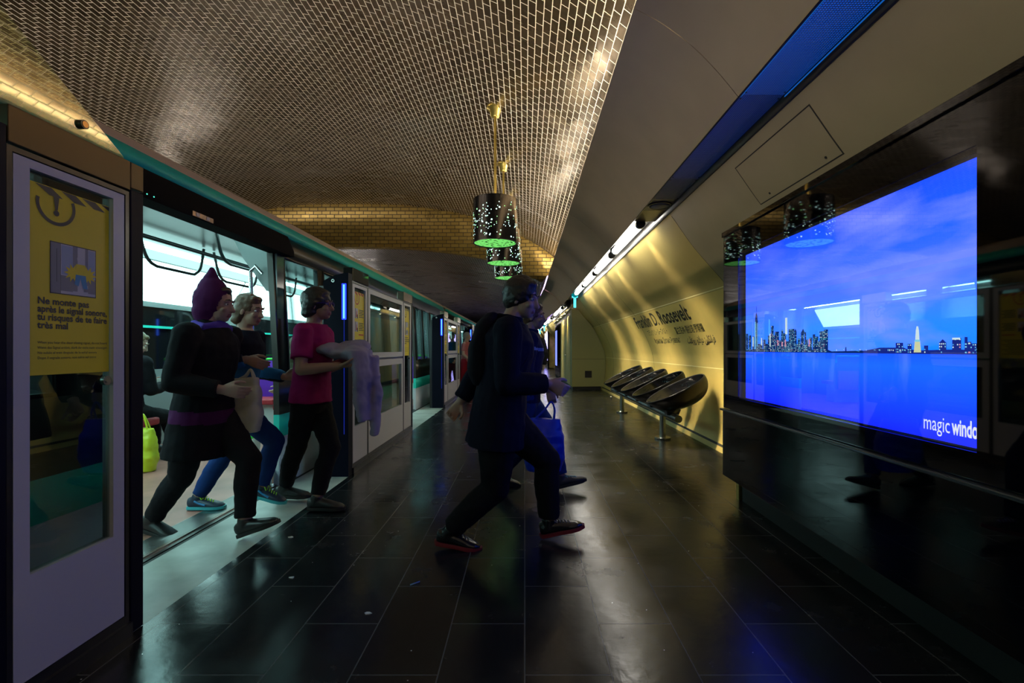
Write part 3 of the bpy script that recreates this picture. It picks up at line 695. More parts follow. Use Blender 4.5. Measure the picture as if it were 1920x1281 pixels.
# ================================================================== BENCH
bx, by0, by1, bz = 1.845, 5.66, 9.88, .37
t_ = thing('bench', 'five seat platform bench of black bowl seats on a steel beam', 'bench', (bx, 7.6, 0))
mb = MB(); mb.cyl((bx, by0, bz-.01), (bx, by1, bz-.01), .045, n=24); mb.build('beam', mat('dark_steel_beam', (.22,.24,.25), .22, .9), t_)
for y in (6.32, 8.96):
    mb = MB(); mb.cyl((bx, y, .028), (bx, y, bz-.02), .04, n=24); mb.lathe([(.10,0), (.105,.006), (.105,.024), (.098,.03)], (bx, y, 0), 28); mb.build('pedestal', mat('pedestal_steel', (.5,.48,.42), .25, 1.), t_)
seat_in = mat('seat_mirror_black', (.012,.012,.014), .06, .0, ior=1.75); seat_out = mat('seat_shell_black', (.006,.006,.007), .3, ior=1.33)
def make_seat(yc):
    ax = Vector((math.cos(R(27)), 0, math.sin(R(27)))); nz = Vector((-ax.z, 0, ax.x)); ay = Vector((0,1,0))
    c = Vector((1.9, yc, .705)); ra, rb, dep = .385, .30, .255
    n, m_ = 36, 12
    def pt(t, s, k):           # s: 0 at the rim, 1 at the bottom; k: shell thickness offset
        q = math.cos(s*math.pi/2)**.8 if s < 1 else 0.
        sh_ = .10*s            # the bowl is deepest towards the back
        return c + ax*((ra+k)*q*math.cos(t) + sh_) + ay*((rb+k)*q*math.sin(t)) - nz*((dep+k)*math.sin(s*math.pi/2)**1.15)
    mb = MB()
    inner = [[pt(2*math.pi*i/n, j/m_*.985, 0) for i in range(n)] for j in range(m_+1)]
    outer = [[pt(2*math.pi*i/n, j/m_*.985, .014) for i in range(n)] for j in range(m_+1)]
    mb.mi = 0; mb.rings(inner, False, True)
    mb.mi = 1; mb.rings(outer, False, True); mb.mi = 1
    lip = [[p + nz*.006 for p in inner[0]]]
    mb.rings([inner[0], [a.lerp(b, .5) + nz*.007 for a, b in zip(inner[0], outer[0])], outer[0]], False, False)
    bmesh.ops.remove_doubles(mb.bm, verts=mb.bm.verts[:], dist=1e-5)
    s_ = mb.build('seat', [seat_in, seat_out], t_, True)
    mb = MB(); mb.cyl((bx + .02, yc, bz + .035), (bx + .05, yc, .47), .085, n=24); mb.box(bx-.06, bx+.06, yc-.05, yc+.05, bz - .0, bz + .05); mb.build('seat_mount', black_metal, t_)
for i in range(5): make_seat(5.97 + .81*i)

# ================================================================== PENDANT LAMPS
def pendant(x, y, zb, label, seed):
    rng = random.Random(seed)
    rad, hgt = .0463*6.1, .56
    zc = z_at(full, x)
    t_ = thing('pendant_lamp', label, 'lamp', (x, y, zc), 'pendant drum lamps')
    mb = MB(); mb.cyl((x,y,zb+hgt), (x,y,zc-.02), .017, n=14); mb.build('rod', brass, t_)
    mb = MB(); mb.lathe([(.03,-.12), (.055,-.115), (.075,-.02), (.11,-.015), (.11,.02)], (x,y,zc), 28); mb.build('canopy', brass, t_, True)
    mb = MB(); n = 72
    mb.mi = 0
    mb.rings([[(x + r*math.cos(2*math.pi*i/n), y + r*math.sin(2*math.pi*i/n), z) for i in range(n)] for r, z in ((rad-.006,zb+.0), (rad,zb), (rad,zb+hgt), (rad-.006,zb+hgt), (rad-.03,zb+hgt), (.02,zb+hgt))], False, False)
    # the punched holes glow: discs following the drum, dense in the middle band and thinning upwards
    for q in range(420):
        a = rng.random()*2*math.pi; v = rng.betavariate(1.5, 1.9); cl = .5 + .5*math.sin(3*a + seed) + .5*math.sin(7*a + 2*seed)
        if rng.random() > .35 + .55*cl: continue
        z = zb + .03 + v*(hgt-.08); rr = rng.choice((.004,.005,.006,.006,.008,.0105))
        c = Vector((math.cos(a), math.sin(a), 0)); tg = Vector((-c.y, c.x, 0)); p = Vector((x,y,z)) + c*(rad+.0012)
        f = mb.face([p + tg*(rr*math.cos(k*math.pi/4)) + Vector((0,0,rr*math.sin(k*math.pi/4))) for k in range(8)], 1 if rng.random() < .72 else 2)
    mb.build('drum', [mat('drum_black', (.012,.013,.015), .18, .3), emat('hole_white', (.62,1.,.95), 3.), emat('hole_green', (.35,.9,.35), 2.)], t_)
    mb = MB(); mb.lathe([(.001,.012), (rad*.5,.011), (rad-.012,.01), (rad-.012,.03)], (x,y,zb), 48, False, False)
    for q in range(110):
        a = rng.random()*2*math.pi; r = rad*.93*math.sqrt(rng.random()); rr = rng.choice((.006,.008,.011,.015))
        mb.face([(x + r*math.cos(a) + rr*math.cos(k*math.pi/4), y + r*math.sin(a) + rr*math.sin(k*math.pi/4), zb + .009) for k in range(8)], 1)
    mb.build('diffuser', [emat('diffuser_green', (.20,.78,.16), L_PENDANT), mat('diffuser_dot', (.01,.02,.01), .5)], t_)
    mb = MB(); mb.lathe([(.02,.0), (rad*.55,.0), (rad*.55,.012), (.02,.012)], (x,y,zb+hgt+.004), 32, False, False); mb.build('uplight', emat('uplight', (1.,.93,.8), L_UP), t_)
    mb = MB(); mb.mi = 0; mb.lathe([(rad-.012,.0), (rad+.001,.0), (rad+.001,.008), (rad-.012,.008)], (x,y,zb-.001), 60, False, False); mb.build('rim', black_metal, t_)
pendant(-.383, 6.10, HC + 1.365, 'black perforated drum lamp largest and first of the hanging three', 1)
pendant(-.358, 7.93, HC + 1.44, 'black perforated drum lamp second in the hanging row', 2)
pendant(-.336, 9.60, HC + 1.443, 'black perforated drum lamp last in the hanging row, above the walking dark person', 5)
# ================================================================== PLATFORM SCREEN DOORS
PX = -1.66                                             # front plane of the screen doors
PT = .09                                               # their thickness
psd_glass = glass_mat('door_glass', (.5,.54,.53), .09)
poster_y = mat('poster_yellow', (.86,.70,.012), .45); poster_k = mat('poster_ink', (.03,.03,.025), .5); poster_w = mat('poster_white', (.6,.6,.62), .5)
poster_g = mat('poster_grey', (.22,.23,.26), .5); poster_b = mat('poster_blue', (.05,.25,.5), .5); poster_r = mat('poster_red', (.6,.06,.02), .5); poster_s = mat('poster_pale_blue', (.35,.42,.55), .5)
PM = [poster_y, poster_k, poster_w, poster_g, poster_b, poster_r, poster_s]
def poster(par, y0, y1, z0, z1, kind):
    X = PX - .021
    W, H = y1 - y0, z1 - z0
    P3 = lambda u, v, d: (X + d, y0 + u*W, z0 + v*H)       # u runs away from the viewer, v up
    mb = MB(); mb.box(X - .001, X, y0, y1, z0, z1); p_ = mb.build('poster', poster_y, par); p_['label'] = 'yellow safety notice'
    mb = MB()
    def R_(u0, u1, v0, v1, mi, d=.001): mb.face([P3(u0,v0,d), P3(u1,v0,d), P3(u1,v1,d), P3(u0,v1,d)], mi)
    def Pg(pts, mi, d=.001): mb.face([P3(u,v,d) for u, v in pts], mi)
    asp = W/H
    ink_ = 1 if kind != 2 else 5
    # hazard bars along the top and the round exclamation mark hanging from them
    for u in (.06, .36, .62, .88):
        Pg([(u,.997), (min(u+.18,.999),.997), (min(u+.32,.999),.955 if u < .8 else .975), (min(u+.16,.99),.955 if u < .8 else .975)], ink_)
    cu, cv, ro, ri = .30, .91, .235, .195
    n = 28
    for i in range(n):
        a0, a1 = math.pi*.93 + i/n*math.pi*1.2, math.pi*.93 + (i+1)/n*math.pi*1.2
        Pg([(cu+ri*math.cos(a0), cv+ri*asp*math.sin(a0)), (cu+ro*math.cos(a0), cv+ro*asp*math.sin(a0)), (cu+ro*math.cos(a1), cv+ro*asp*math.sin(a1)), (cu+ri*math.cos(a1), cv+ri*asp*math.sin(a1))], ink_, .0012)
    Pg([(.265,.955), (.335,.955), (.315,.885), (.285,.885)], ink_, .0014)
    Pg([(.30+.035*math.cos(k*math.pi/5), .868+.035*asp*math.sin(k*math.pi/5)) for k in range(10)], ink_, .0014)
    def lines(y_, v, txt, size, mi=1, bold=0.):
        g = text_geo(txt, size, bold); ww = width(g); mx = .88*W
        s_ = min(1., mx/ww)
        add_text(mb, g, lambda a, b: (X + .0013, y0 + y_*W + a*s_, z0 + v*H + b), mi)
    if kind == 1:
        R_(.225,.81,.435,.715,1); R_(.235,.80,.44,.71,2,.0013)
        R_(.235,.345,.44,.71,3,.0016); R_(.35,.50,.455,.54,3,.0016); R_(.50,.56,.46,.71,3,.0017); R_(.66,.70,.5,.71,3,.0017); R_(.70,.80,.455,.54,3,.0016); R_(.36,.50,.545,.705,6,.0015); R_(.705,.795,.545,.705,6,.0015)
        R_(.30,.305,.50,.68,1,.0019); R_(.345,.35,.44,.71,1,.002)
        for cu_, cv_ in ((.50,.56), (.70,.56)):           # the pinch bursts
            st = []
            for k in range(20):
                r_ = .115 if k % 2 == 0 else .06
                st.append((cu_ + r_*math.cos(k*math.pi/10), cv_ + r_*asp*math.sin(k*math.pi/10)))
            mb.face([P3(u, v, .0022) for u, v in [(cu_,cv_)]*0 + st], 0)
        # plain figure caught between the leaves
        Pg([(.555+.09*math.cos(k*math.pi/6)*.55+.045, .645+.05*asp*math.sin(k*math.pi/6)) for k in range(12)], 2, .0024)
        Pg([(.54,.615), (.66,.615), (.67,.555), (.53,.555)], 0, .0025); Pg([(.535,.555), (.665,.555), (.69,.48), (.63,.48), (.595,.535), (.57,.49), (.52,.50)], 4, .0024); Pg([(.64,.48), (.70,.48), (.76,.465), (.64,.462)], 3, .0024)
        v = .375
        for s_ in ('Ne monte pas', 'après le signal sonore,', 'tu risques de te faire', 'très mal'):
            lines(.085, v, s_, .0335, 1, .0009); v -= .043
        v = .165
        for s_ in ('When you hear the door closing signal, do not board', 'Wenn das Signal ertönt, dürft ihr nicht mehr einsteigen', 'No subáis al tren después de la señal sonora', 'Dopo il segnale sonoro, non salire sul treno'):
            lines(.085, v, s_, .0125); v -= .027
    else:
        for vb in (.60, .40):
            R_(.10,.40,vb,vb+.15,2); R_(.12,.2,vb,vb+.15,3,.0013); R_(.3,.38,vb,vb+.06,1,.0013); Pg([(.22,vb+.02),(.3,vb+.02),(.28,vb+.11),(.24,vb+.11)], 5, .0015); Pg([(.23,vb+.115),(.29,vb+.115),(.29,vb+.14),(.23,vb+.14)], 2, .0016)
            for k in range(5): R_(.47, .93 - .07*(k % 2), vb+.125-.026*k, vb+.138-.026*k, 1)
        R_(.47,.93,.345,.365,5)
        for k in range(10): R_(.09, .92 - .09*((k*7) % 3), .27-.024*k, .279-.024*k, 1)
    mb.build('lettering', PM, p_)
def frame_ring(mb, x0, x1, y0, y1, z0, z1, b, bb=None):
    bb = b if bb is None else bb
    mb.box(x0, x1, y0, y0+b, z0, z1); mb.box(x0, x1, y1-b, y1, z0, z1); mb.box(x0, x1, y0+b, y1-b, z1-b, z1); mb.box(x0, x1, y0+b, y1-b, z0, z0+bb)
def door_panel(y0, y1, label, kind, header=True, hm=None, lock=True):
    """narrow hinged panel: black frame, white leaf with a tall glass and a yellow notice"""
    t_ = thing('screen_door_panel', label, 'platform screen door', (PX, y0, 0), 'hinged screen door panels')
    mb = MB(); frame_ring(mb, PX-PT, PX-.004, y0, y1, .012, 1.862, .018, .075); mb.build('frame', black_metal, t_)
    a, b = y0 + .022, y1 - .022
    wf = min(.055, (y1-y0)*.11)
    mb = MB(); mb.box(PX-.05, PX-.006, a, a+wf, .09, 1.84); mb.box(PX-.05, PX-.006, b-wf, b, .09, 1.84); mb.box(PX-.05, PX-.006, a+wf, b-wf, .09, .44); mb.box(PX-.05, PX-.006, a+wf, b-wf, 1.81, 1.84)
    mb.build('leaf', white_lam, t_)
    mb = MB(); mb.box(PX-.030, PX-.022, a+wf-.004, b-wf+.004, .436, 1.814); mb.build('glass', psd_glass, t_)
    poster(t_, a+wf+.012, b-wf-.004, 1.11, 1.775, kind)
    if lock:
        mb = MB(); mb.cyl((PX-.024, b-wf-.022, 1.075), (PX-.010, b-wf-.022, 1.075), .019, n=18); mb.cyl((PX-.012, b-wf-.022, 1.075), (PX-.006, b-wf-.022, 1.075), .010, n=12); mb.build('lock', steel, t_)
    if header:
        mb = MB(); mb.box(PX-PT, PX+.002, y0, y1+.0, 1.868, 1.99, .003); h_ = mb.build('header', hm or bronze, t_)
    mb = MB(); mb.box(PX-PT, PX+.012, y0, y1, 0, .055); mb.build('sill', black_metal, t_)
    return t_
def window_panel(y0, y1, label):
    t_ = thing('screen_window_panel', label, 'platform screen', (PX, y0, 0), 'fixed screen windows')
    mb = MB(); frame_ring(mb, PX-PT, PX-.004, y0, y1, .012, 1.862, .014, .075); mb.box(PX-PT, PX-.004, y0, y1, 1.085, 1.10); mb.build('frame', black_metal, t_)
    a, b = y0 + .016, y1 - .016
    mb = MB(); frame_ring(mb, PX-.05, PX-.006, a, b, .09, 1.08, .075, .36); mb.build('leaf', white_lam, t_)
    mb = MB(); frame_ring(mb, PX-.05, PX-.006, a, b, 1.105, 1.856, .06); m_ = mb.build('upper_leaf', white_lam, t_)
    mb = MB(); mb.box(PX-.030, PX-.022, a+.07, b-.07, .446, 1.01); mb.box(PX-.030, PX-.022, a+.055, b-.055, 1.16, 1.80); build_split(mb, 'glass', psd_glass, t_)
    mb = MB(); mb.box(PX-PT, PX+.012, y0, y1, 0, .055); mb.build('sill', black_metal, t_)
    return t_
led_halo_m = emat('blue_led_halo', (.01,.03,1.), L_LED); led_core = emat('blue_led_core', (.1,.42,1.), L_LED*.7)
post_m = mat('navy_black_post', (.003,.004,.014), .5, ior=1.2)
def led_post(y, label, d=.10):
    """thick jamb cabinet whose opening side carries a blue light strip"""
    t_ = thing('screen_door_jamb', label, 'platform screen door', (PX, y, 0), 'screen door jambs')
    mb = MB(); mb.rings([[(PX, yy, 0), (PX-.235, yy, 0), (PX-.235, yy, 1.845), (PX-.12, yy, 1.90), (PX-.03, yy, 1.92), (PX, yy, 1.92)] for yy in (y, y+d)]); mb.build('cabinet', post_m, t_)
    mb = MB(); mb.box(PX-.285, PX-.24, y+.02, y+d+.06, 0, 1.80); mb.build('guide', black_metal, t_)
    mb = MB(); mb.box(PX-.060, PX-.020, y-.004, y, 1.48, 1.818); mb.mi = 1; mb.box(PX-.047, PX-.033, y-.006, y-.0035, 1.49, 1.808); mb.build('light_strip', [led_halo_m, led_core], t_)  # wide outer box paints the blue halo around the bright core
    mb = MB(); mb.box(PX-.042, PX-.036, y-.003, y, .4, 1.485); mb.build('light_slot', mat('led_slot', (.02,.03,.3), .2, emit=(.02,.05,.9), estr=.25), t_)
    mb = MB(); mb.cyl((PX-.145, y-.004, 1.845), (PX-.145, y, 1.845), .016, n=16); mb.mi = 1; mb.cyl((PX-.145, y-.006, 1.845), (PX-.145, y-.003, 1.845), .008, n=10); mb.build('sensor', [steel, black_metal], t_)
    return t_
def slim_post(y0, y1, label):
    t_ = thing('screen_door_post', label, 'platform screen door', (PX, y0, 0), 'slim screen door posts')
    mb = MB(); mb.box(PX-.12, PX, y0, y1, 0, 1.875, .004); mb.build('post', post_m, t_)
    mb = MB(); mb.box(PX-.12, PX+.001, y0, y1, 1.88, 1.99, .004); mb.build('cap', bronze, t_)
    return t_
hdr_gl = mat('mirror_header', (.03,.035,.03), .05, ior=1.9); hdr_lt = mat('pale_header', (.55,.45,.33), .2, .8)
# module by the viewer
led_post(1.435, 'dark jamb with a blue glow at the picture edge beside the large yellow notice', .075)
door_panel(1.515, 1.985, 'large screen door panel with the Ne monte pas notice before the open train door', 1)
slim_post(1.988, 2.055, 'tall black post with bronze cap between the large notice and the open train door')
# glass fin above the header with its round fixing
t_ = thing('glass_fin', 'triangular clear glass fin fixed above the bronze header', 'glass fin', (PX, 1.0, 1.99))
mb = MB()
tri = [(1.0, 1.995), (1.985, 1.995), (1.98, 2.01), (1.43, 2.36), (1.0, 2.62)]
mb.rings([[(PX-.035, y, z) for y, z in tri], [(PX-.025, y, z) for y, z in tri]]); mb.build('pane', glass_mat('fin_glass', (.9,.95,.7), .28), t_)
mb = MB(); mb.cyl((PX-.045, 1.795, 2.055), (PX-.012, 1.795, 2.055), .017, n=18); mb.mi = 1; mb.cyl((PX-.012, 1.795, 2.055), (PX-.010, 1.795, 2.055), .012, n=14); mb.build('fixing', [black_metal, mat('copper_cap', (.6,.35,.15), .3, 1.)], t_)
lab = [('second', 'beside the magenta shirted person'), ('third', 'behind the first window panel pair'), ('fourth', 'far along the platform')]
for i, (b0, where) in enumerate(((4.44, 'beside the person in the magenta shirt'), (9.64, 'at the second train door'), (14.84, 'at the third train door'))):
    led_post(b0, 'dark jamb cabinet with a blue light strip ' + where)
    door_panel(b0 + .11, b0 + .57, 'narrow screen panel with a two picture yellow notice ' + where, 2, hm=hdr_gl if i == 0 else hdr_lt)
    window_panel(b0 + .575, b0 + 2.03, 'wide two pane screen window ' + where)
    door_panel(b0 + 2.035, b0 + 2.49, 'narrow screen panel with a one picture yellow notice after the jamb ' + where, 1, hm=hdr_lt)
    slim_post(b0 + 2.495, b0 + 2.545, 'slim black post ending the screen run ' + where)

# ================================================================== TRAIN
TX = -2.2
teal = mat('train_teal', (.004,.58,.45), .45); roof_m = mat('train_roof_beige', (.78,.60,.44), .5); train_dark = mat('train_dark_side', (.035,.03,.026), .3, .3)
train_white = mat('train_white', (.55,.56,.6), .3, coat=.3)
train_glass = glass_mat('train_glass', (.8,.9,.9), .06, power=7)
inter_m = mat('train_interior_pale', (.20,.23,.23), .3); inter_dark = mat('train_interior_dark', (.03,.035,.04), .3)
floor_red = mat('train_floor_red', (.36,.14,.11), .42, bump=(60,.1,.001), vary=.25)
TL = L_TRAIN
train_light = emat('train_light', (.55,1.,.96), TL); train_light2 = emat('train_ceiling_strip', (.5,1.,.97), TL*5)
dark_win = mat('train_far_window', (.006,.007,.009), .04, ior=1.65)
def car(y0, y1, doors, wins, label):
    t_ = thing('metro_train_car', label, 'train', (TX, y0, 0), 'cars of the metro train')
    # side wall in pieces around the door openings and windows: profile leans in above the waist
    px = lambda z: -2.17 if z < .9 else -2.17 - .07*(z-.9)/1.34
    def side(ya, yb, za, zb, mi, mb):
        mb.mi = mi
        mb.rings([[(px(za), ya, za), (px(zb), ya, zb), (px(zb)-.05, ya, zb), (px(za)-.05, ya, za)], [(px(za), yb, za), (px(zb), yb, zb), (px(zb)-.05, yb, zb), (px(za)-.05, yb, za)]])
    mb = MB()
    cuts = sorted(doors)
    seg = []; c = y0
    for a, b in cuts: seg.append((c, a)); c = b
    seg.append((c, y1))
    for a, b in seg:
        if b - a < .02: continue
        side(a, b, -.75, .42, 1, mb); side(a, b, .42, .62, 2, mb)
        ws = [q for q in wins if a <= q[0] and q[1] <= b]
        side(a, b, .62, .98, 0, mb)
        cc = a
        for q0, q1 in ws: side(cc, q0, .98, 2.06, 0, mb); cc = q1
        side(cc, b, .98, 2.06, 0, mb)
    side(y0, y1, 2.06, 2.245, 0, mb)
    for a, b in cuts: side(a, b, -.75, -.02, 1, mb)
    mb.build('side_wall', [train_dark, train_white, teal], t_)
    for q0, q1 in wins:
        mb = MB(); mb.rings([[(px(.99)-.02, q, .99), (px(2.05)-.02, q, 2.05), (px(2.05)-.026, q, 2.05), (px(.99)-.026, q, .99)] for q in (q0, q1)]); w_ = mb.build('window_glass', train_glass, t_)
        mb = MB()
        for ya, yb, za, zb in ((q0, q0+.03, .98, 2.06), (q1-.03, q1, .98, 2.06), (q0, q1, .98, 1.0), (q0, q1, 2.04, 2.06)):
            mb.rings([[(px(za)+.006, q, za), (px(zb)+.006, q, zb), (px(zb)-.03, q, zb), (px(za)-.03, q, za)] for q in (ya, yb)])
        mb.build('window_frame', black_metal, t_)
    # cant rail band in teal and the curved roof
    mb = MB(); mb.rings([[(-2.20,y,2.243), (-2.235,y,2.35), (-2.29,y,2.35), (-2.26,y,2.243)] for y in (y0, y1)]); mb.build('teal_band', teal, t_)
    mb = MB(); arc_ = [(-2.237,2.352), (-2.29,2.425), (-2.45,2.50), (-2.8,2.58), (-3.4,2.62), (-4.0,2.58), (-4.35,2.50), (-4.51,2.425), (-4.565,2.352)]
    mb.rings([[(x, y, z) for x, z in arc_] + [(x, y, z-.04) for x, z in arc_[::-1]] for y in (y0, y1)]); mb.build('roof', roof_m, t_)
    mb = MB(); mb.box(-4.62, -2.375, y0, y1, -.12, 0.004); mb.build('floor_deck', floor_red, t_)
    mb = MB(); mb.mi = 0; mb.box(-4.65, -4.58, y0, y1, -.75, .95); mb.box(-4.65, -4.58, y0, y1, 1.72, 2.35)
    for ya in range(int((y1-y0)/2.6)+1): mb.box(-4.65, -4.575, min(y0+ya*2.6, y1-.3), min(y0+ya*2.6+.28, y1), .95, 1.72)
    mb.box(-4.6, -2.22, y0, y0+.06, 0, 2.3); mb.box(-4.6, -2.22, y1-.06, y1, 0, 2.3)
    build_split(mb, 'inner_wall', inter_m, t_)
    mb = MB(); mb.box(-4.64, -4.60, y0, y1, .94, 1.73); mb.build('far_window', dark_win, t_)
    mb = MB(); mb.box(-4.585, -4.56, y0+.1, y1-.1, 1.46, 1.49); mb.build('window_rail', teal, t_)
    # inner ceiling with the light panels along both sides
    mb = MB(); mb.rings([[(-2.24,y,2.24), (-2.7,y,2.27), (-4.1,y,2.27), (-4.3,y,2.24), (-4.3,y,2.30), (-2.24,y,2.30)] for y in (y0+.06, y1-.06)]); mb.build('inner_ceiling', inter_m, t_)
    mb = MB()
    y = y0 + .3
    while y < y1 - 1.2:
        yb = min(y + 2.5, y1 - .2)
        mb.rings([[(-4.32, q, 2.22), (-4.56, q, 1.78), (-4.575, q, 1.79), (-4.335, q, 2.235)] for q in (y, yb)])
        y += 2.56
    build_split(mb, 'light_panel', train_light, t_)
    mb = MB(); mb.box(-2.44, -2.405, y0+.2, y1-.2, 2.215, 2.235); mb.box(-3.95, -3.80, y0+.2, y1-.2, 2.255, 2.268); build_split(mb, 'ceiling_light_strip', train_light2, t_)
    # sills of the doors: ribbed steel treads
    for a, b in cuts:
        if b < 0: continue
        mb = MB(); mb.box(-2.375, -2.19, a-.02, b+.02, -.10, .006)
        k = 0
        while -2.37 + k*.011 < -2.195: mb.box(-2.37 + k*.011, -2.365 + k*.011, a, b, .006, .0095); k += 1
        mb.build('tread', steel, t_)
        mb = MB(); mb.box(-2.19, -2.155, a-.3, b+.3, -.10, -.004); mb.build('step_edge', black_metal, t_)
    return t_
D1 = [(2.50, 4.17), (7.72, 9.40)]
car1 = car(-3.2, 12.9, [(-2.7, -1.03)] + D1, [(-.6, .5), (.7, 2.2), (4.34, 5.08), (5.2, 6.3), (6.45, 7.4), (9.55, 10.15), (10.25, 10.95), (11.1, 12.5)], 'nearer green and cream metro car with its door open to the platform')
car2 = car(13.5, 29.5, [(12.95+.6, 14.6), (18.1, 19.8)], [(14.8, 16.2), (16.4, 17.8), (20, 22), (22.2, 24.5)], 'farther green and cream metro car beyond the car gap')
# black hood over the first opening with its beacon lens and blue green dots
def c1(name, mb, m): return mb.build(name, m, car1)
mb = MB(); mb.rings([[(-2.13,y,2.05), (-2.13,y,2.10), (-2.19,y,2.24), (-2.26,y,2.24), (-2.26,y,2.05)] for y in (2.2, 4.36)]); c1('door_hood', mb, mat('hood_black', (.005,.005,.006), .85, ior=1.15))
mb = MB(); mb.box(-2.128, -2.124, 3.02, 3.22, 2.058, 2.088); mb.mi = 1; mb.box(-2.124, -2.121, 3.05, 3.08, 2.062, 2.084); mb.box(-2.124, -2.121, 3.15, 3.18, 2.062, 2.084); c1('door_sensor', mb, [mat('sensor_bronze', (.3,.2,.15), .3, .6), mat('sensor_lens', (.7,.65,.6), .15)])
mb = MB()
for y in (2.66, 2.71): mb.cyl((-2.131, y, 2.075), (-2.128, y, 2.075), .004, n=8)
c1('signal_dot', mb, emat('green_dot', (.1,.9,.6), 1.5))
mb = MB(); mb.lathe([(.05,.0), (.055,-.012), (.03,-.03), (.005,-.034)], (-2.34, 3.0, 2.235), 24); o_ = c1('dome_camera', mb, black_gloss)
# door jamb pieces of the first opening: pale corner bracket, flared foot, grab bar
mb = MB(); mb.rings([[(-2.24,y,2.235), (-2.62,y,2.235), (-2.50,y,2.0), (-2.30,y,1.72), (-2.24,y,1.72)] for y in (4.20, 4.235)]); c1('draught_screen', mb, inter_m)
mb = MB(); mb.rings([[(-2.235,y,0.004), (-2.38,y,.004), (-2.35,y,.03), (-2.26,y,.13), (-2.235,y,.16)] for y in (4.02, 4.17)]); c1('jamb_foot', mb, steel)
mb = MB(); mb.tube([(-2.30,4.14,1.86), (-2.36,4.13,1.93), (-2.40,4.13,1.88), (-2.37,4.13,1.0), (-2.36,4.13,.66), (-2.33,4.13,.55), (-2.28,4.15,.50)], .017, 10); c1('grab_bar', mb, mat('bright_steel', (.7,.75,.75), .2, 1.))
mb = MB(); mb.tube([(-2.38,4.25,1.2), (-2.70,4.25,1.2), (-2.9,4.25,1.19)], .016); c1('partition_rail', mb, MATS['bright_steel'])
# stepped glass of the door leaves slid back
for (a, b, s_) in ((4.19, 4.31, 1),):
    mb = MB(); mb.box(-2.22, -2.20, a, b, .06, 2.05); c1('door_leaf', mb, mat('door_leaf_dark', (.02,.03,.035), .15, ior=1.6))
rail_m = mat('dark_rail', (.03,.035,.035), .3, .5)
def loop_(x, ya, yb, z, zt):
    mb = MB(); pts = catmull([(x,ya-.13,zt), (x,ya-.05,z+.08), (x,ya+.04,z), ], 5)[:-1] + [Vector((x,ya+.08,z-.003)), Vector((x,yb-.08,z-.003))] + catmull([(x,yb-.04,z), (x,yb+.05,z+.08), (x,yb+.10,zt)], 5)
    mb.tube(pts, .014, 8); c1('hanging_rail', mb, rail_m)
for ya in (3.29, 4.28, 5.29, 6.3): loop_(-3.4, ya, ya+.62, 1.97, 2.26)
for ya in (4.18, 1.6): loop_(-2.66, ya, ya+.5, 1.97, 2.26)
mb = MB(); mb.tube([(-3.4, -2.8, 2.215), (-3.4, 12.5, 2.215)], .02); c1('ceiling_rail', mb, rail_m)
# seats
seat_p = mat('seat_purple', (.12,.02,.42), .55); seat_g = mat('seat_green', (.03,.45,.05), .5); seat_r = mat('seat_red', (.36,.02,.03), .55); seat_base = mat('seat_base', (.5,.55,.55), .35); seat_bl = mat('seat_blue', (.02,.2,.4), .5)
def train_seat(x, y, face, label, cols=(0,1,2), w_=.86):
    """double seat across the car, facing +y or -y"""
    t_ = thing('train_seat', label, 'seat', (x, y, 0), 'seats of the metro car')
    s_ = face
    mb = MB(); mb.box(x-w_/2, x+w_/2, min(y, y+s_*.42), max(y, y+s_*.42), .40, .48, .02); mb.build('cushion', [seat_r], t_)
    mb = MB(); mb.rings([[(xx, y - s_*.02, .46), (xx, y - s_*.10, 1.02), (xx, y - s_*.14, 1.02), (xx, y - s_*.08, .30)] for xx in (x-w_/2, x+w_/2)]); mb.build('backrest', seat_p, t_)
    mb = MB(); mb.tube([(x-w_/2, y - s_*.12, .9), (x-w_/2, y - s_*.12, 1.045), (x+w_/2, y - s_*.12, 1.045), (x+w_/2, y - s_*.12, .9)], .022); mb.build('top_rail', seat_g, t_)
    mb = MB(); mb.box(x-w_/2+.03, x+w_/2-.03, y-s_*.16 - .001, y-s_*.12 + .001, .30, .72); mb.build('back_shell', seat_r, t_)
    mb = MB(); mb.box(x-w_/2+.05, x+w_/2-.05, min(y+s_*.02, y+s_*.30), max(y+s_*.02, y+s_*.30), .004, .40); mb.build('base', seat_base, t_)
for x, y, f, l in ((-4.22, 4.62, 1, 'train seat under the man with the white phone'), (-4.05, 7.2, -1, 'train seat facing the man with the white phone'), (-2.85, 6.55, -1, 'purple backed train seat with a green top rail seen past the magenta shirt'), (-2.85, 11.6, -1, 'train seat inside the car by the second screen run'), (-4.05, 10.6, 1, 'far side train seat by the second door')):
    train_seat(x, y, f, l, w_=.66 if x < -4.1 else .86)
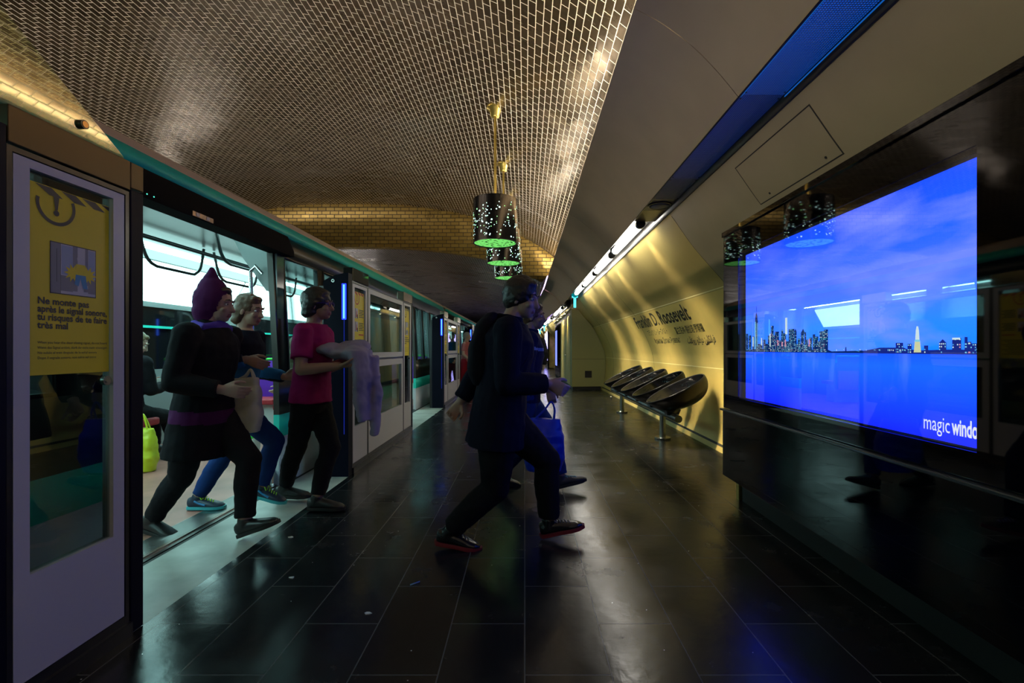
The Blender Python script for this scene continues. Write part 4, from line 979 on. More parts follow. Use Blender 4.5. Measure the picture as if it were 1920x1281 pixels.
# ================================================================== PEOPLE
UP = Vector((0,0,1))
def loft(mb, secs, n=16, p=2.0):
    """closed skin over sections (centre, right*half width, forward*half depth); p > 2 gives a squarer cross-section"""
    rg = []
    for c, a, b in secs:
        r = []
        for i in range(n):
            t = 2*math.pi*i/n; ct, st = math.cos(t), math.sin(t)
            r.append(c + a*(math.copysign(abs(ct)**(2/p), ct)) + b*(math.copysign(abs(st)**(2/p), st)))
        rg.append(r)
    mb.rings(rg)
def limb(mb, pts, rad, cap=True, n=12, sq=1.):
    """tapering round limb through points with radii; capped by half balls unless cap is False"""
    pts = [Vector(p) for p in pts]; secs = []; a = None
    for i, p_ in enumerate(pts):
        d = (pts[min(i+1, len(pts)-1)] - pts[max(i-1, 0)]).normalized()
        a = d.orthogonal().normalized() if a is None else (a - d*a.dot(d)).normalized()
        secs.append((p_, a*rad[i], d.cross(a)*rad[i]*sq))
    loft(mb, secs, n)
    if cap:
        mb.ell(pts[0], rad[0], rad[0], rad[0], n=n, m=8); mb.ell(pts[-1], rad[-1], rad[-1], rad[-1], n=n, m=8)
def fused(mb, voxel, smooth=3, wr=0., ws=9., seed=0):
    """melt the overlapping closed shapes of mb into one continuous skin"""
    me = bpy.data.meshes.new('tmp'); bmesh.ops.recalc_face_normals(mb.bm, faces=mb.bm.faces[:]); mb.bm.to_mesh(me); mb.bm.free()
    o = bpy.data.objects.new('tmp', me); COL.objects.link(o)
    m = o.modifiers.new('r', 'REMESH'); m.mode = 'VOXEL'; m.voxel_size = voxel; m.use_smooth_shade = True
    if smooth:
        q = o.modifiers.new('s', 'SMOOTH'); q.factor = .5; q.iterations = smooth
    dg = bpy.context.evaluated_depsgraph_get(); out = bpy.data.meshes.new_from_object(o.evaluated_get(dg))
    bpy.data.objects.remove(o); bpy.data.meshes.remove(me)
    r = MB(); r.bm.free(); r.bm = bmesh.new(); r.bm.from_mesh(out); bpy.data.meshes.remove(out)
    r.bm.normal_update()
    if wr:
        for v in r.bm.verts:
            c = v.co
            k = noise.noise(Vector((c.x*ws + seed, c.y*ws, c.z*ws*1.5))) + .5*noise.noise(Vector((c.x*ws*2.3, c.y*ws*2.3 + seed, c.z*ws*2.9)))
            v.co = c + v.normal*(wr*k)
    for f in r.bm.faces: f.smooth = True
    return r
def ik(a, b, l1, l2, pole):
    d = b - a; L = min(d.length, (l1+l2)*.999); d.normalize()
    x = (l1*l1 - l2*l2 + L*L)/(2*L); h = math.sqrt(max(0, l1*l1 - x*x))
    p = (pole - d*pole.dot(d)).normalized()
    return a + d*x + p*h, a + d*L
skins = {'pale': mat('skin_pale', (.48,.30,.23), .5), 'tan': mat('skin_tan', (.36,.20,.14), .5), 'brown': mat('skin_brown', (.17,.085,.055), .5)}
lip_m = mat('lip', (.30,.10,.09), .45); eye_w = mat('eye_white', (.6,.6,.58), .25); eye_d = mat('eye_iris', (.02,.015,.01), .15)
def cloth(name, col, rough=.85): return mat(name, col, rough, bump=(180,.15,.001), vary=.12, ior=1.2)
def hand(mb, wrist, dirv, palm_n, side, s, curl=.5, spread=.1):
    """palm, four bent fingers of different lengths and a thumb leaving the side of the palm. dirv runs to the fingertips,
    palm_n out of the palm, side = +1 when the thumb lies along palm_n x dirv"""
    d = dirv.normalized(); nn = (palm_n - d*palm_n.dot(d)).normalized(); t = nn.cross(d)*side
    pc = lambda u, v, k=0.: wrist + d*(u*s) + t*(v*s) + nn*(k*s)
    loft(mb, [(pc(-.01,0), t*.026*s, nn*.019*s), (pc(.03,.002), t*.036*s, nn*.017*s), (pc(.065,.002), t*.042*s, nn*.015*s), (pc(.09,0), t*.041*s, nn*.013*s)], 12)
    for i, (v, ln, r) in enumerate(((.031,.072,.0088), (.0105,.082,.0092), (-.0105,.076,.0088), (-.031,.060,.0078))):
        q = pc(.088, v); a = 0.; pts = [q - d*(.02*s), q]; dd = (d + t*(spread*v*12*.1)).normalized()
        for k, f_ in enumerate((.46,.30,.24)):
            a += curl*(.75 + .14*i)*(1.0 if k else .85)
            q = q + (dd*math.cos(a) + nn*math.sin(a))*(ln*f_*s); pts.append(q)
        limb(mb, pts, [r*s*1.05, r*s*1.05, r*s, r*s*.92, r*s*.8], True, 8)
    q0 = pc(.018, .026, .004); q1 = pc(.052, .052, .018); q2 = q1 + (d*.75 + t*.25 + nn*(.25+.6*curl)).normalized()*(.032*s); q3 = q2 + (d*.8 - t*.15 + nn*(.3+.6*curl)).normalized()*(.027*s)
    limb(mb, [q0, q1, q2, q3], [.0135*s, .0115*s, .0098*s, .0082*s], True, 8)
def person(name_label, H, pos, yaw, feet, hands, lean=.06, hip_z=None, look=(0,0), top=None, bottom=None, shoes=None, hair=None, skin='pale',
           voxel=.009, seed=0, poles=None, glasses=None, hood=None, build=1.0, hand_curl=.55, neck_fwd=0., group=None, elbow=(None,None), twist=0.):
    """a clothed figure. pos: ground point under the hips; yaw: heading, 0 faces +x; feet / hands: [left, right] world points
    (feet: (x, y, z, pitch[, yaw offset]) at the sole under the ankle)"""
    t_ = thing('person', name_label, 'person', (pos[0], pos[1], 0 if len(pos) < 3 else pos[2]), group)
    fw = Vector((math.cos(yaw), math.sin(yaw), 0)); rt = Vector((fw.y, -fw.x, 0))
    hz = hip_z or .505*H
    pel = Vector((pos[0], pos[1], hz))
    su = (UP*math.cos(lean) + fw*math.sin(lean)).normalized(); sf = (fw*math.cos(lean) - UP*math.sin(lean)).normalized()
    fw2 = (fw*math.cos(twist) + rt*math.sin(twist)); rs_ = Vector((fw2.y, -fw2.x, 0)); sf2 = (sf*math.cos(twist) + rt*math.sin(twist)).normalized()
    P = lambda u, f=0., r=0.: pel + su*(u*H) + sf*(f*H) + rt*(r*H)
    B = build
    near = voxel < .012
    # joints
    hips = [P(-.01, 0, -.052), P(-.01, 0, .052)]
    shl = [pel + su*(.288*H) - rs_*(.112*H*B), pel + su*(.288*H) + rs_*(.112*H*B)]
    ank, knee, toes = [], [], []
    for i in (0, 1):
        fx = feet[i]; pit = fx[3]; fy = yaw + (fx[4] if len(fx) > 4 else 0.)
        fd = Vector((math.cos(fy), math.sin(fy), 0)); ball = Vector((fx[0], fx[1], fx[2]))
        fdir = (fd*math.cos(pit) + UP*math.sin(pit)).normalized(); fup = (UP*math.cos(pit) - fd*math.sin(pit)).normalized()
        a_ = ball + fup*(.048*H)
        kn, a2 = ik(hips[i], a_, .245*H, .222*H, (poles[i] if poles else fw))
        off = a2 - a_
        ank.append(a2); knee.append(kn); toes.append((ball + off, fdir, fup))
    elb, wri = [], []
    for i in (0, 1):
        pole = elbow[i] or (-fw*.8 - UP*.5 + rs_*(.35 if i else -.35))
        e, w_ = ik(shl[i], Vector(hands[i][:3]), .172*H, .148*H, Vector(pole)); elb.append(e); wri.append(w_)
    # head frame
    hy = yaw + look[0]; hp = look[1]
    hf = Vector((math.cos(hy), math.sin(hy), 0)); hr = Vector((hf.y, -hf.x, 0)); hfw = (hf*math.cos(hp) + UP*math.sin(hp)).normalized(); hu = hr.cross(hfw).normalized()
    nb = P(.318, -.004); hc = nb + (su*.6 + UP*.4).normalized()*(.092*H) + sf*((.018 + neck_fwd)*H)
    Hd = lambda f, r, u: hc + hfw*(f*H) + hr*(r*H) + hu*(u*H)
    ax = (hr, hfw, hu)
    # ---- body, one continuous skin
    mb = MB()
    loft(mb, [(P(-.045), rt*.05*H*B, sf*.05*H*B), (P(0), rt*.096*H*B, sf*.066*H*B), (P(.06), rt*.088*H*B, sf*.06*H*B), (P(.12), rt*.076*H*B, sf*.054*H*B), (P(.19,.004), (rt*.4+rs_*.6).normalized()*.090*H*B, sf2*.064*H*B), (P(.25,.002), rs_*.102*H*B, sf2*.062*H*B), (P(.295,-.002), rs_*.085*H*B, sf2*.045*H*B), (P(.325,-.004), rs_*.04*H, sf2*.036*H)], 18)
    limb(mb, [P(.30,-.004), nb, Hd(-.012,0,-.035)], [.036*H, .033*H, .034*H], True, 12)
    for i in (0, 1):
        limb(mb, [hips[i], hips[i].lerp(knee[i], .5), knee[i]], [.055*H*B, .046*H*B, .034*H], True, 12)
        limb(mb, [knee[i], knee[i].lerp(ank[i], .3) - fw*(.008*H), knee[i].lerp(ank[i], .7), ank[i]], [.033*H, .035*H*B, .024*H, .022*H], True, 12)
        limb(mb, [shl[i], shl[i].lerp(elb[i], .5), elb[i]], [.034*H*B, .029*H*B, .023*H], True, 12)
        limb(mb, [elb[i], elb[i].lerp(wri[i], .3), wri[i]], [.0235*H, .0245*H, .0165*H], True, 12)
        sole, fd, fu = toes[i]
        limb(mb, [ank[i] - fu*.015*H, sole + fd*(.02*H) + fu*(.028*H), sole + fd*(.085*H) + fu*(.014*H)], [.022*H, .022*H, .014*H], True, 10)
        dv = (wri[i] - elb[i]).normalized(); hd_ = hands[i]
        pn = Vector(hd_[3]) if len(hd_) > 3 else (rt if i == 0 else -rt)
        dv2 = Vector(hd_[4]).normalized() if len(hd_) > 4 else dv
        side = 1 if (pn.cross(dv2)).dot(fw*.8 + UP*.6) > 0 else -1
        hand(mb, wri[i] + dv2*.004, dv2, pn, side, H/1.72, hand_curl)
    # skull, jaw, nose, ears, brow and lips
    mb.ell(Hd(-.006,0,.012), .044*H, .057*H, .056*H, ax); mb.ell(Hd(.018,0,-.026), .034*H, .038*H, .040*H, ax); mb.ell(Hd(.034,0,-.052), .018*H, .016*H, .013*H, ax)
    limb(mb, [Hd(.049,0,.008), Hd(.058,0,-.012), Hd(.062,0,-.020)], [.006*H, .0075*H, .009*H], True, 8)
    for s_ in (-1, 1):
        mb.ell(Hd(-.004, s_*.044, -.006), .006*H, .012*H, .019*H, ax); mb.ell(Hd(.040, s_*.022, -.018), .014*H, .012*H, .011*H, ax)
        mb.ell(Hd(.047, s_*.018, .014), .014*H, .007*H, .005*H, ax); mb.ell(Hd(.055, s_*.006, -.021), .006*H, .006*H, .005*H, ax)
    mb.ell(Hd(.051,0,-.037), .013*H, .006*H, .0035*H, ax); mb.ell(Hd(.050,0,-.043), .011*H, .006*H, .004*H, ax)
    body = fused(mb, voxel*.62 if near else voxel, 2)
    lp = Hd(.053,0,-.040)
    for f in body.bm.faces:
        q = f.calc_center_median() - lp
        if abs(q.dot(hr)) < .0125*H and abs(q.dot(hu)) < .0065*H and abs(q.dot(hfw)) < .012*H: f.material_index = 1
    body.build('body', [skins[skin], lip_m], t_)
    if near:
        for s_ in (-1, 1):
            mb = MB(); mb.mi = 0; mb.ell(Hd(.0440, s_*.0185, .002), .0078*H, .0066*H, .0046*H, ax, 12, 8); mb.mi = 1; mb.ell(Hd(.0494, s_*.0188, .002), .0034*H, .0018*H, .0034*H, ax, 10, 6); mb.build('eye', [eye_w, eye_d], t_)
    hm = hair.get('mat') if hair else None
    if near and hm:
        for s_ in (-1, 1):
            mb = MB(); limb(mb, [Hd(.0545, s_*.008, .016), Hd(.0545, s_*.019, .0195), Hd(.047, s_*.030, .017)], [.0022*H, .003*H, .0015*H], True, 6); mb.build('eyebrow', hm, t_)
    # ---- hair
    if hair:
        mb = MB(); v_ = hair.get('vol', 1.)
        mb.ell(Hd(-.013,0,.020), .0485*H*v_, .058*H*v_, .056*H*v_, ax); mb.ell(Hd(-.028,0,-.004), .045*H*v_, .038*H*v_, .045*H*v_, ax)
        for s_ in (-1, 1): mb.ell(Hd(-.012, s_*.036*v_, .004), .013*H*v_, .026*H, .032*H, ax)
        mb.ell(Hd(.026,0,.052), .034*H, .020*H*v_, .015*H*v_, ax)
        if hair.get('long'):
            L_ = hair['long']
            loft(mb, [(Hd(-.020,0,.02), hr*.05*H*v_, hfw*.045*H*v_), (Hd(-.030,0,-.04), hr*.05*H*v_, hfw*.034*H*v_), (Hd(-.035,0,-.04-L_*.6), hr*.052*H*v_, hfw*.028*H*v_), (Hd(-.035,0,-.04-L_), hr*.036*H, hfw*.016*H)], 16)
        fused(mb, .008 if near else .014, 1, .006 if near else .004, 26, seed).build('hair', hm, t_)
    if hood:
        mb = MB(); mb.ell(Hd(-.014,0,.014), .061*H, .068*H, .066*H, ax); mb.ell(Hd(-.030,0,-.03), .055*H, .046*H, .06*H, ax)
        if hood.get('peak'): limb(mb, [Hd(-.02,0,.05), Hd(-.028,0,.085), Hd(-.032,0,.125)], [.05*H, .030*H, .010*H], True, 12)
        r = fused(mb, .009, 2, .005, 14, seed)
        cut = [v for v in r.bm.verts if (v.co - Hd(.075,0,-.01)).length < .062*H]
        bmesh.ops.delete(r.bm, geom=cut, context='VERTS')
        r.build('hood', hood['mat'], t_)
    if glasses:
        mb = MB()
        for s_ in (-1, 1):
            c_ = Hd(.057, s_*.0195, .001); mb.tube([c_ + hr*(.014*H*math.cos(k*math.pi/6)) + hu*(.0105*H*math.sin(k*math.pi/6)) for k in range(13)], .0016*H, 6)
            mb.tube([Hd(.056, s_*.033, .004), Hd(.02, s_*.047, .004), Hd(-.008, s_*.049, .0)], .0014*H, 6)
        mb.tube([Hd(.058,-.006,.003), Hd(.060,0,.005), Hd(.058,.006,.003)], .0014*H, 6); mb.build('glasses', glasses, t_)
    # ---- trousers
    if bottom:
        mb = MB(); g = bottom.get('loose', .010)*H/1.7; hem = bottom.get('hem', .93)
        loft(mb, [(P(-.075), rt*.075*H*B, sf*.06*H*B), (P(-.03), rt*.1*H*B + rt*g, sf*.07*H*B + sf*g), (P(.03), rt*.095*H*B + rt*g, sf*.066*H*B + sf*g), (P(.075), rt*.086*H*B + rt*g, sf*.06*H*B + sf*g)], 18)
        for i in (0, 1):
            limb(mb, [hips[i] + UP*.01*H, hips[i].lerp(knee[i], .5), knee[i]], [.056*H*B+g, .047*H*B+g, .037*H+g], True, 14)
            k2 = knee[i].lerp(ank[i], hem)
            loft(mb, [(q, a, b) for q, a, b in (lambda d, s1: [(knee[i], s1*(.036*H+g), d.cross(s1)*(.036*H+g)), (knee[i].lerp(ank[i], .35) - fw*.006*H, s1*(.036*H+g), d.cross(s1)*(.037*H+g)), (k2, s1*(.026*H+g*1.1), d.cross(s1)*(.027*H+g*1.1))])((ank[i]-knee[i]).normalized(), (ank[i]-knee[i]).normalized().orthogonal().normalized())], 14)
        fused(mb, voxel, 2, bottom.get('wr', .006), 11, seed + 3).build('trousers', bottom['mat'], t_)
    # ---- top
    if top:
        mb = MB(); g = top.get('loose', .012)*H/1.7; hem = top.get('hem', -.02); fl = top.get('flare', 1.)
        secs = [(P(hem), rt*(.098*H*B*fl+g), sf*(.070*H*B*fl+g))]
        for u, a, b, f0 in ((.03,.096,.067,0), (.09,.086,.061,0), (.15,.085,.060,.002), (.21,.096,.067,.003), (.26,.106,.064,.0), (.297,.086,.048,-.003), (.322,.046,.042,-.004)):
            if u > hem + .02: secs.append((P(u, f0), (rs_ if u > .15 else rt)*(a*H*B+g), (sf2 if u > .15 else sf)*(b*H*B+g)))
        loft(mb, secs, 20)
        if top.get('collar'): limb(mb, [P(.30,-.004), P(.345,-.002)], [.052*H, .047*H], False, 14)
        for i in (0, 1):
            mb.ell(shl[i] - UP*.006*H, .032*H*B+g*.6, .032*H*B+g*.6, .031*H*B+g*.6)
            if top.get('sleeve', 'long') == 'long':
                limb(mb, [shl[i], shl[i].lerp(elb[i], .5), elb[i]], [.032*H*B+g*.7, .029*H*B+g*.7, .025*H+g*.7], True, 12)
                e2 = elb[i].lerp(wri[i], .93); limb(mb, [elb[i], elb[i].lerp(wri[i], .4), e2], [.025*H+g*.7, .026*H+g*.7, .020*H+g*.7], False, 12)
            else:
                e2 = shl[i].lerp(elb[i], top['sleeve']); limb(mb, [shl[i], e2], [.033*H*B+g*.6, .031*H*B+g*.9], False, 14)
        r = fused(mb, voxel, 2, top.get('wr', .007), 9, seed + 7)
        if top.get('band'):
            zb0, zb1, _ = top['band']
            for f in r.bm.faces:
                u = (f.calc_center_median() - pel).dot(su)/H
                if zb0 < u < zb1: f.material_index = 1
        r.build(top.get('name', 'jacket'), [top['mat']] + ([top['band'][2]] if top.get('band') else []), t_)
    # ---- shoes
    if shoes:
        for i in (0, 1):
            sole, fd, fu = toes[i]; fr = fd.cross(fu)
            Q = lambda f, r=0., u=0.: sole + fd*(f*H) + fr*(r*H) + fu*(u*H)
            mb = MB(); loft(mb, [(Q(-.038,0,.030), fr*.018*H, fu*.020*H), (Q(-.025,0,.028), fr*.024*H, fu*.026*H), (Q(.0,0,.028), fr*.0245*H, fu*.027*H), (Q(.03,0,.025), fr*.025*H, fu*.023*H), (Q(.07,.001,.019), fr*.029*H, fu*.016*H), (Q(.10,.001,.015), fr*.025*H, fu*.012*H), (Q(.116,0,.012), fr*.013*H, fu*.007*H)], 16)
            limb(mb, [Q(-.008,0,.03), ank[i] + (knee[i]-ank[i]).normalized()*(.012*H)], [.025*H, .0255*H], False, 14)
            s_ = fused(mb, .006 if near else .012, 2).build('shoe', shoes['mat'], t_)
            mb = MB(); out = [(-.044,.0),(-.036,.020),(-.01,.0235),(.03,.0235),(.07,.030),(.10,.026),(.121,.010),(.124,.0),(.121,-.010),(.10,-.024),(.07,-.027),(.03,-.020),(-.01,-.022),(-.036,-.020)]
            mb.rings([[Q(f, r*1.03, .0) for f, r in out], [Q(f, r*1.06, .006) for f, r in out], [Q(f, r*1.0, .013) for f, r in out]]); mb.build('sole', shoes.get('sole', rubber), s_)
            if shoes.get('laces'):
                mb = MB()
                for k in range(5):
                    f0 = .02 + k*.011; mb.tube([Q(f0, -.013, .047 - k*.0035), Q(f0+.005, 0, .052 - k*.0036), Q(f0+.010, .013, .046 - k*.0035)], .0022*H, 6)
                for s2 in (-1, 1): mb.tube([Q(.02, 0, .052), Q(.018, s2*.015, .056), Q(.03, s2*.022, .045)], .002*H, 6)
                mb.build('laces', shoes['laces'], s_)
            if shoes.get('stripe'):
                mb = MB()
                for s2 in (-1, 1):
                    pts = [Q(.0, s2*.0262, .040), Q(.02, s2*.0268, .030), Q(.05, s2*.0285, .022)]
                    mb.tube(pts, .0042*H, 6)
                build_split(mb, 'stripe', shoes['stripe'], s_)
    return dict(root=t_, pel=pel, wri=wri, elb=elb, shl=shl, P=P, Hd=Hd, fw=fw, rt=rt, su=su, H=H)

dk_coat = cloth('cloth_black', (.010,.010,.013)); dk_trs = cloth('cloth_black_trouser', (.012,.012,.015)); plum = cloth('cloth_plum', (.07,.012,.07)); purple = cloth('cloth_violet', (.09,.05,.35))
denim = cloth('denim_blue', (.012,.04,.16)); blue_top = cloth('cloth_blue', (.02,.12,.30)); navy = cloth('cloth_navy', (.007,.009,.022)); magenta = cloth('cloth_magenta', (.28,.012,.11))
shoe_k = mat('shoe_black', (.015,.015,.016), .4); hair_k = mat('hair_black', (.012,.010,.010), .45, bump=(90,.6,.004)); hair_b = mat('hair_brown', (.09,.045,.02), .5, bump=(90,.6,.004)); hair_g = mat('hair_grey', (.35,.34,.33), .6, bump=(90,.6,.004)); hair_d = mat('hair_dark_blond', (.14,.10,.05), .5, bump=(90,.6,.004))
red_sole = mat('sole_red', (.22,.012,.018), .5)
# A: hooded figure in black striding out of the train
A = person('hooded person in a black coat and plum scarf striding out of the open train door', 1.70, (-2.06, 3.02), 0.0,
    [(-1.74, 2.98, .035, .35), (-2.44, 3.06, .02, -.30)], [(-2.22, 3.28, .90), (-1.80, 2.80, .96)], lean=.10, hip_z=.80, top=dict(mat=dk_coat, hem=-.16, flare=1.12, loose=.03, collar=True, band=(-.03, .015, plum), name='coat'),
    bottom=dict(mat=dk_trs, loose=.012), shoes=dict(mat=shoe_k), hood=dict(mat=plum, peak=True), hair=dict(mat=hair_k, vol=1.0), seed=1, build=1.08, look=(.1,-.12))
mb = MB(); Hd = A['Hd']; limb(mb, [A['P'](.315,.02,-.07), A['P'](.33,.035,0), A['P'](.315,.02,.07), A['P'](.325,-.045,0.03), A['P'](.325,-.045,-.03), A['P'](.315,.02,-.07)], [.032,.036,.032,.03,.03,.032], True, 10); fused(mb, .01, 2, .006, 16, 2).build('scarf', purple, A['root'])
# B: behind, jeans and bright trainer, blue jacket
Bp = person('person in blue jacket and jeans with teal trainers stepping out behind the hooded one', 1.66, (-2.14, 3.52), 0.05,
    [(-2.44, 3.52, .012, 0.), (-1.97, 3.50, .10, -.25)], [(-1.90, 3.74, .98, (0,-1,0), (1,.1,.1)), (-1.93, 3.27, 1.13, (0,1,-.2), (.9,0,-.3))], lean=.10, hip_z=.815, top=dict(mat=navy, hem=-.02, loose=.018, band=(.10, .19, blue_top), name='jacket'),
    bottom=dict(mat=denim, loose=.006), shoes=dict(mat=mat('trainer_navy', (.015,.03,.06), .45), sole=mat('sole_turquoise', (.05,.42,.48), .4), laces=mat('lace_lime', (.35,.75,.03), .5), stripe=mat('stripe_blue', (.03,.25,.55), .4)),
    hair=dict(mat=hair_b, vol=1.04, long=.03), skin='tan', seed=4, look=(-.15,-.15))
# C: magenta shirt carrying clothes
C = person('person in a magenta T-shirt and black trousers carrying a bundle of clothes', 1.70, (-1.63, 3.60), 0.02,
    [(-1.54, 3.50, .012, 0.), (-1.90, 3.73, .012, -.0)], [(-1.36, 3.72, 1.13, (0,0,1), (1,-.2,.05)), (-1.34, 3.40, 1.08, (0,0,1), (1,.25,.05))], lean=.05, hip_z=.845, top=dict(mat=magenta, hem=-.025, loose=.024, sleeve=.72, flare=1.07, name='shirt'),
    bottom=dict(mat=dk_trs, loose=.009), shoes=dict(mat=shoe_k), hair=dict(mat=hair_k, vol=1.14, long=.02), skin='tan', glasses=mat('glasses_violet_glint', (.05,.01,.2), .2, emit=None), seed=9, look=(0,.0), hand_curl=.35)  # violet of the glasses is a purple reflection put into their colour
# bundle of clothes over the forearms
mb = MB(); c0 = Vector((-1.36, 3.56, 1.13))
for dx, dy, dz, a, b, c in ((0,0,.05,.15,.17,.06), (.06,.05,.09,.12,.14,.05), (-.08,-.03,.07,.11,.15,.045), (.10,-.06,.04,.10,.12,.06)): mb.ell(c0 + Vector((dx,dy,dz)), a, b, c)
loft(mb, [(c0 + Vector((.12,-.02,.06)), Vector((.08,0,0)), Vector((0,.17,0))), (c0 + Vector((.16,-.04,-.10)), Vector((.055,0,0)), Vector((0,.16,0))), (c0 + Vector((.15,-.05,-.30)), Vector((.05,0,0)), Vector((0,.13,0))), (c0 + Vector((.17,-.05,-.46)), Vector((.04,0,0)), Vector((0,.09,0)))], 16)
loft(mb, [(c0 + Vector((.20,.02,.02)), Vector((.045,0,0)), Vector((0,.06,0))), (c0 + Vector((.235,.02,-.25)), Vector((.045,0,0)), Vector((0,.055,0))), (c0 + Vector((.23,.0,-.58)), Vector((.035,0,0)), Vector((0,.05,0)))], 12)
bun = fused(mb, .009, 2, .014, 9, 5)
tag(bun.build('clothes_bundle', cloth('cloth_lavender_grey', (.36,.33,.44))), 'lavender grey bundle of clothes hanging from the arms of the magenta shirt', 'clothes')
# D: dark figure in the middle, big stride
D = person('tall person in dark navy hooded coat mid-stride on the platform, dark shoes with red soles', 1.74, (-.16, 2.88), 0.0,
    [(.17, 2.98, .03, .22), (-.47, 2.84, .022, -.16)], [(-.42, 3.08, .86), (.135, 2.74, 1.0, (0,1,0), (.8,0,-.35))], lean=.13, hip_z=.81, top=dict(mat=navy, hem=-.11, flare=1.08, loose=.034, collar=True, name='coat'),
    bottom=dict(mat=dk_trs, loose=.018), shoes=dict(mat=mat('shoe_gloss_black', (.012,.012,.014), .22), sole=red_sole, laces=mat('lace_grey', (.2,.2,.2), .6)), hair=dict(mat=hair_k, vol=1.1), seed=13, build=1.12, look=(-.35,-.2), hand_curl=.95, neck_fwd=.02)
mb = MB(); P_ = D['P']
loft(mb, [(P_(.09,-.078), D['rt']*.10, D['fw']*.035), (P_(.13,-.088), D['rt']*.14, D['fw']*.065), (P_(.22,-.09), D['rt']*.15, D['fw']*.075), (P_(.30,-.082), D['rt']*.14, D['fw']*.065), (P_(.345,-.065), D['rt']*.09, D['fw']*.04)], 18, 2.6)
bp_ = thing('backpack', 'black backpack worn by the dark striding person', 'backpack', tuple(P_(.02,-.075)))
fused(mb, .01, 3, .006, 10, 4).build('bag_body', cloth('cloth_bag_black', (.012,.012,.02)), bp_)
mb = MB()
for s_ in (-1, 1): mb.tube(catmull([P_(.30,-.06,s_*.05), P_(.325,-.01,s_*.062), P_(.29,.052,s_*.066), P_(.20,.066,s_*.078), P_(.12,.0,s_*.105), P_(.10,-.06,s_*.07)], 5), .018, 8)
build_split(mb, 'strap', MATS['cloth_bag_black'], bp_)
# E: behind D with denim legs, dark trainer
E = person('person in blue jeans and dark jacket walking just behind the navy coated one', 1.68, (-.0, 4.1), 0.05,
    [(.33, 4.02, .03, .25), (-.24, 4.14, .015, -.10)], [(-.22, 4.28, .88), (.20, 3.95, .86, (0,1,0), (.3,0,-1))], lean=.08, hip_z=.80, top=dict(mat=cloth('cloth_midnight', (.012,.018,.06)), hem=-.03, loose=.024, collar=True, band=(.235,.25, cloth('cloth_pale_blue', (.2,.3,.5))), name='jacket'),
    bottom=dict(mat=denim, loose=.012), shoes=dict(mat=mat('trainer_dark', (.02,.025,.03), .5), sole=rubber, laces=mat('lace_teal', (.05,.3,.35), .5)), hair=dict(mat=hair_b, vol=1.05), skin='tan', seed=21, look=(-.2,-.05), hand_curl=.95)
def carrier_bag(c, w_, h_, d_, m, label, hm, cat='bag', name='carrier_bag', top=None, seed=0):
    c = Vector(c); t_ = thing(name, label, cat, tuple(c))
    mb = MB(); loft(mb, [(c + UP*.005, Vector((w_*.42,0,0)), Vector((0,d_*.42,0))), (c + UP*h_*.3, Vector((w_*.52,0,0)), Vector((0,d_*.55,0))), (c + UP*h_*.7, Vector((w_*.48,0,0)), Vector((0,d_*.45,0))), (c + UP*h_, Vector((w_*.40,0,0)), Vector((0,d_*.22,0)))], 18, 3.)
    fused(mb, .009, 2, .009, 11, seed).build('bag_body', m, t_)
    hx = Vector(top) if top else c + UP*(h_+.14)
    mb = MB()
    for s_ in (-1, 1): mb.tube(catmull([c + Vector((-w_*.24, s_*d_*.12, h_-.01)), c.lerp(hx, .8) + Vector((-w_*.12, s_*.01, h_*.12)), hx, c.lerp(hx, .8) + Vector((w_*.12, s_*.01, h_*.12)), c + Vector((w_*.24, s_*d_*.12, h_-.01))], 5), .008, 6)
    build_split(mb, 'handle', hm, t_)
    return t_
blue_bag = mat('bag_bright_blue', (.005,.045,.55), .35, vary=.2)
hb = E['wri'][1] + Vector((.02,0,-.10)); carrier_bag((hb.x - .06, hb.y, hb.z - .58), .34, .44, .20, blue_bag, 'bright blue carrier bag in the hand of the person in jeans', blue_bag, top=tuple(hb), seed=3)
hb = Bp['wri'][1] + Vector((.03,0,-.07)); carrier_bag((hb.x - .03, hb.y, hb.z - .44), .21, .38, .12, cloth('cloth_cream', (.80,.77,.56)), 'cream cloth tote bag carried by the person in jeans at the train door', MATS['cloth_cream'], name='tote_bag', top=tuple(hb), seed=6)
# distant walkers
FV = .016
F1 = person('grey haired person in pink top and red trousers leaving the far train door', 1.70, (-1.66, 13.2), -.2, [(-1.45, 13.1, .01, .1), (-1.9, 13.3, .01, -.2)], [(-1.5, 13.4, .9), (-1.5, 12.95, .9)], top=dict(mat=cloth('cloth_pink', (.5,.16,.17)), hem=-.01, name='shirt', sleeve=.7), bottom=dict(mat=cloth('cloth_red', (.28,.015,.03))), shoes=dict(mat=mat('sandal_tan', (.3,.17,.08), .5)), hair=dict(mat=hair_g), voxel=FV, seed=31)
F2 = person('person in a teal blue jacket beside the one with red trousers far off', 1.72, (-1.28, 13.7), -1.2, [(-1.2, 13.5, .01, 0), (-1.4, 13.9, .01, -.2)], [(-1.0, 13.75, .85), (-1.5, 13.5, .88)], top=dict(mat=cloth('cloth_teal', (.015,.09,.18)), hem=-.04), bottom=dict(mat=cloth('cloth_wine', (.09,.012,.03))), shoes=dict(mat=shoe_k), hair=dict(mat=hair_k), voxel=FV, seed=33)
F3 = person('distant person in black walking away down the platform with a blue bag', 1.72, (.18, 10.0), 1.62, [(.28, 10.25, .01, .1), (.10, 9.75, .02, -.3)], [(-.06, 10.1, .85), (.40, 9.9, .86)], top=dict(mat=dk_coat, hem=-.06, loose=.03), bottom=dict(mat=dk_trs), shoes=dict(mat=shoe_k), hair=dict(mat=hair_k), voxel=FV, seed=35)
hb = F3['wri'][0] + Vector((0,0,-.08)); carrier_bag((hb.x+.03, hb.y, hb.z - .44), .26, .34, .14, mat('bag_sky_blue', (.02,.13,.6), .4), 'small blue bag held by the distant person in black', MATS['bag_sky_blue'], top=tuple(hb), seed=8)
